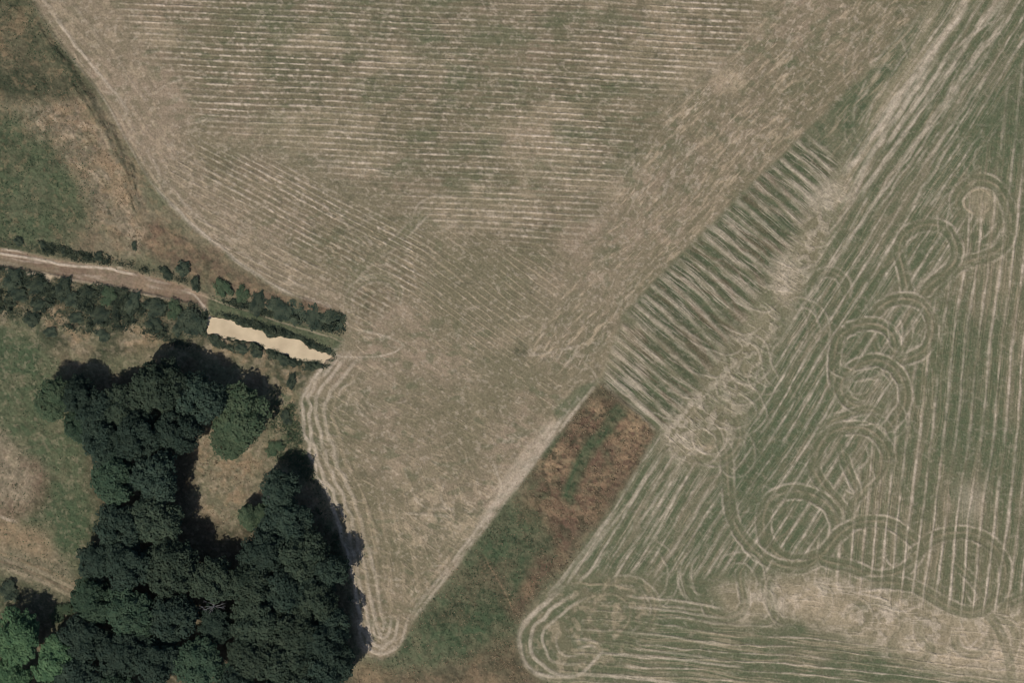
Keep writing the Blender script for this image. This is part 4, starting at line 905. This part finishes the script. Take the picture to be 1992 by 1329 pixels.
SH = [
 (193, 498, 10, 1.2, 'single dark round shrub standing alone on the bank above the dirt path'),
 (82, 476, 9, 1.0, 'dark shrub on the bank above the path, right one of a pair by the rut'),
 (36, 469, 10, 1.0, 'dark shrub on the bank above the path, nearest the left frame edge'),
 (124, 487, 7, 0.8, 'small shrub on the bank between the pair and the lone round shrub'),
 (322, 531, 13, 1.4, 'green shrub above the dirt path, left one of the two touching shrubs'),
 (356, 523, 15, 1.6, 'green shrub above the dirt path, right one of the two touching shrubs'),
 (381, 552, 13, 1.8, 'dark round shrub where the dirt path becomes the grass lane'),
 (434, 560, 18, 1.6, 'green shrub on the brown bank at the west end of the ditch'),
 (470, 572, 15, 1.4, 'green shrub next along the ditch, east of the first ditch shrub'),
 (262, 478, 8, 0.7, 'small pale shrub in the dry grass of the rough meadow'),
 (371, 625, 28, 2.1, 'large dark green bush rounding off the scrub at the pond\'s west tip'),
 (348, 637, 18, 1.6, 'dark bush tucked behind the large bush at the pond\'s west tip'),
 (338, 604, 20, 1.6, 'lighter green bush at the path edge left of the large pond-tip bush'),
 (300, 598, 24, 1.6, 'dark bush under the path, second one left of the large pond-tip bush'),
 (258, 590, 22, 1.6, 'dark bush hugging the path edge in the middle of the scrub'),
 (210, 578, 20, 1.5, 'bush at the path edge with a paler top, centre of the scrub'),
 (165, 572, 18, 1.4, 'dark bush at the path edge left of the paler-topped bush'),
 (122, 562, 24, 1.9, 'dark bush just below the pointed notch of bare path'),
 (140, 582, 20, 1.6, 'dark bush behind the notch bush'),
 (68, 556, 22, 1.7, 'dark bush left of the notch in the path edge'),
 (24, 546, 26, 1.7, 'dark bush at the left frame edge below the path'),
 (40, 574, 20, 1.4, 'dark bush behind the one at the left frame edge'),
 (72, 592, 16, 1.2, 'dark bush beside the small dry bare patch in the west scrub'),
 (60, 622, 18, 1.2, 'low dark bush at the lawn corner of the scrub'),
 (150, 618, 18, 1.2, 'low dark bush right of the ochre bare patch in the scrub'),
 (192, 612, 22, 1.3, 'dark bush in the middle of the scrub, left of the small straw spot'),
 (300, 632, 20, 1.2, 'low bush in the eastern scrub above the brown patch'),
 (100, 646, 16, 1.0, 'low bush near the lone shadow at the wood\'s north-west corner'),
 (198, 652, 16, 1.0, 'low bush in the grass north of the wood'),
 (470, 679, 12, 0.8, 'dark bush on the pond\'s south bank, westernmost of the bank bushes'),
 (500, 687, 11, 0.8, 'dark bush on the pond\'s south bank, second from the west'),
 (548, 700, 12, 0.8, 'dark bush on the pond\'s south bank at the narrow middle'),
 (569, 707, 9, 0.7, 'small dark bush on the pond\'s south bank near its east end'),
 (420, 663, 12, 0.7, 'bush on the south bank at the pond\'s west end'),
 (521, 649, 8.8, 0.8, 'dark bush jutting into the pond from the lane side'),
 (562, 651, 8.0, 0.7, 'dark bush on the lane side of the pond, right of the jutting one'),
 (580, 662, 4.8, 0.5, 'tiny dark clump standing out in the pond by the lane side'),
 (610, 673, 7.2, 0.6, 'bush on the lane bank near the pond\'s east end'),
 (640, 683, 6.4, 0.5, 'bush on the lane bank at the pond\'s very east end'),
 (465, 625, 7.2, 0.5, 'low bush on the lane bank at the pond\'s upper west part'),
 (540, 600, 24, 1.1, 'dark bush in the ditch, western one of the ditch thicket'),
 (575, 609, 26, 1.3, 'dark bush in the ditch thicket, second from the west'),
 (612, 617, 28, 1.4, 'dark bush in the ditch thicket, third from the west'),
 (644, 622, 24, 1.4, 'dark bush filling the ditch\'s east end below the field corner'),
 (500, 592, 20, 1.0, 'low bush at the narrow start of the ditch thicket'),
 (558, 812, 14, 1.2, 'bush on the strip between the separate green tree and the field turn'),
 (535, 872, 16, 1.4, 'green bush at the east end of the clearing by the straw streak'),
 (567, 742, 13, 1.1, 'bush between the pond and the rounded field turn'),
 (20, 1150, 22, 2.4, 'dark bush at the left frame edge below the tan strip'),
 (120, 1192, 20, 1.8, 'green bush below the tip of the tan strip'),
]
for i, (px, py, r, h, label) in enumerate(SH):
    if 10 < i < 29: r *= 0.84
    make_shrub(px, py, r, h, label, 'shrubs and bushes', i, 3 if i in (7, 8, 12, 15, 46, 49) else None)

# low scrub that reads as one mass: brambles, rank weeds and ditch growth
def undergrowth(name, label_zone, count, size, hmax, seed, mat, grain=26.0, stray=0.06):
    rng = np.random.default_rng(seed)
    label_zone = np.clip(label_zone, 0, 1)
    dens = label_zone*sst(0.44, 0.60, fbm(X/grain, Y/grain, seed, 4))+label_zone*stray
    pick = rng.choice(N, count, p=dens.astype(np.float64)/dens.astype(np.float64).sum())
    px = X[pick]+rng.uniform(-2, 2, count); py = Y[pick]+rng.uniform(-2, 2, count)
    lump = sst(0.35, 0.75, fbm(px/9, py/9, seed+3, 2))
    z = HGT[pick]+0.05+hmax*lump*dens[pick]*(0.35+0.65*rng.random(count))
    z = np.maximum(z, -0.27)
    pts = np.stack([(px-996)/10, (664.5-py)/10, z], 1)
    nr = rng.normal(size=(count, 3))*0.5+np.array([0, 0, 1.0])
    v, f = leaf_faces(pts, nr, size, rng)
    o = link(name, mesh_np(name, v, f, [mat])); o['kind'] = 'stuff'; return o
PONDGAP = 1-np.clip(zone(POND, 2, 0)*3, 0, 1)
scrubz = zone([(-150, 505), (60, 532), (130, 552), (210, 562), (300, 580), (345, 588), (384, 594), (402, 618), (402, 650), (360, 668), (280, 640), (200, 640), (130, 632), (60, 620), (-150, 600)], 10, 8)*(1-PTH)*PONDGAP
undergrowth("bramble_scrub", scrubz, 46000, 0.12, 0.7, 301, LEAF['scrub'])
ditch = (zone([(412, 574), (470, 590), (540, 608), (600, 616), (650, 604), (672, 620), (668, 646), (560, 618), (470, 597)], 5, 5)+zone([(420, 608), (470, 622), (540, 640), (600, 662), (640, 684), (600, 676), (560, 658), (520, 652), (480, 636)], 4, 5)*0.5)*PONDGAP
undergrowth("ditch_growth", np.clip(ditch, 0, 1), 14000, 0.12, 1.2, 302, LEAF['scrub'])
bankz = (np.clip(zone([(405, 655), (500, 674), (580, 704), (628, 710), (600, 718), (500, 690), (420, 670)], 5, 6)+np.clip(zone(POND, 8, 3)-zone(POND, 3, 2.5)*1.3, 0, 1)*2.2, 0, 1))*(1-0.9*zone([(412, 622), (450, 634), (512, 652), (555, 664), (600, 682), (630, 698), (580, 694), (505, 668), (440, 650), (412, 640)], 5, 3))
undergrowth("bank_reeds", bankz, 13000, 0.09, 0.6, 303, LEAF['scrub'], 11.0, 0.0)

vergez = zone([(-150, 452), (20, 460), (60, 470), (120, 480), (200, 494), (270, 512), (340, 532), (372, 552), (340, 542), (250, 520), (130, 500), (50, 484), (-150, 460)], 5, 5)
undergrowth("verge_weeds", vergez, 6000, 0.10, 0.45, 305, LEAF['scrub'])
undergrowth("wood_edge_weeds", np.clip(EB, 0, 1)*0.8, 5000, 0.11, 0.5, 306, LEAF['fresh'])

LEAF['grass'] = leaf_material("dry_grass", (0.10, 0.085, 0.052), (0.30, 0.215, 0.135))
undergrowth("rough_grass", np.clip(C*0.8*(1-np.clip(WGT[3]*1.5, 0, 1))+D2*0.6+CLR*0.5, 0, 1)*(1-0.6*CG), 11000, 0.11, 0.35, 307, LEAF['grass'], 16.0, 0.10)
undergrowth("green_tussocks", np.clip(CG*0.9+D1*0.7+D3*0.6+LAWN*0.3, 0, 1), 13000, 0.11, 0.3, 308, LEAF['fresh'], 14.0, 0.08)
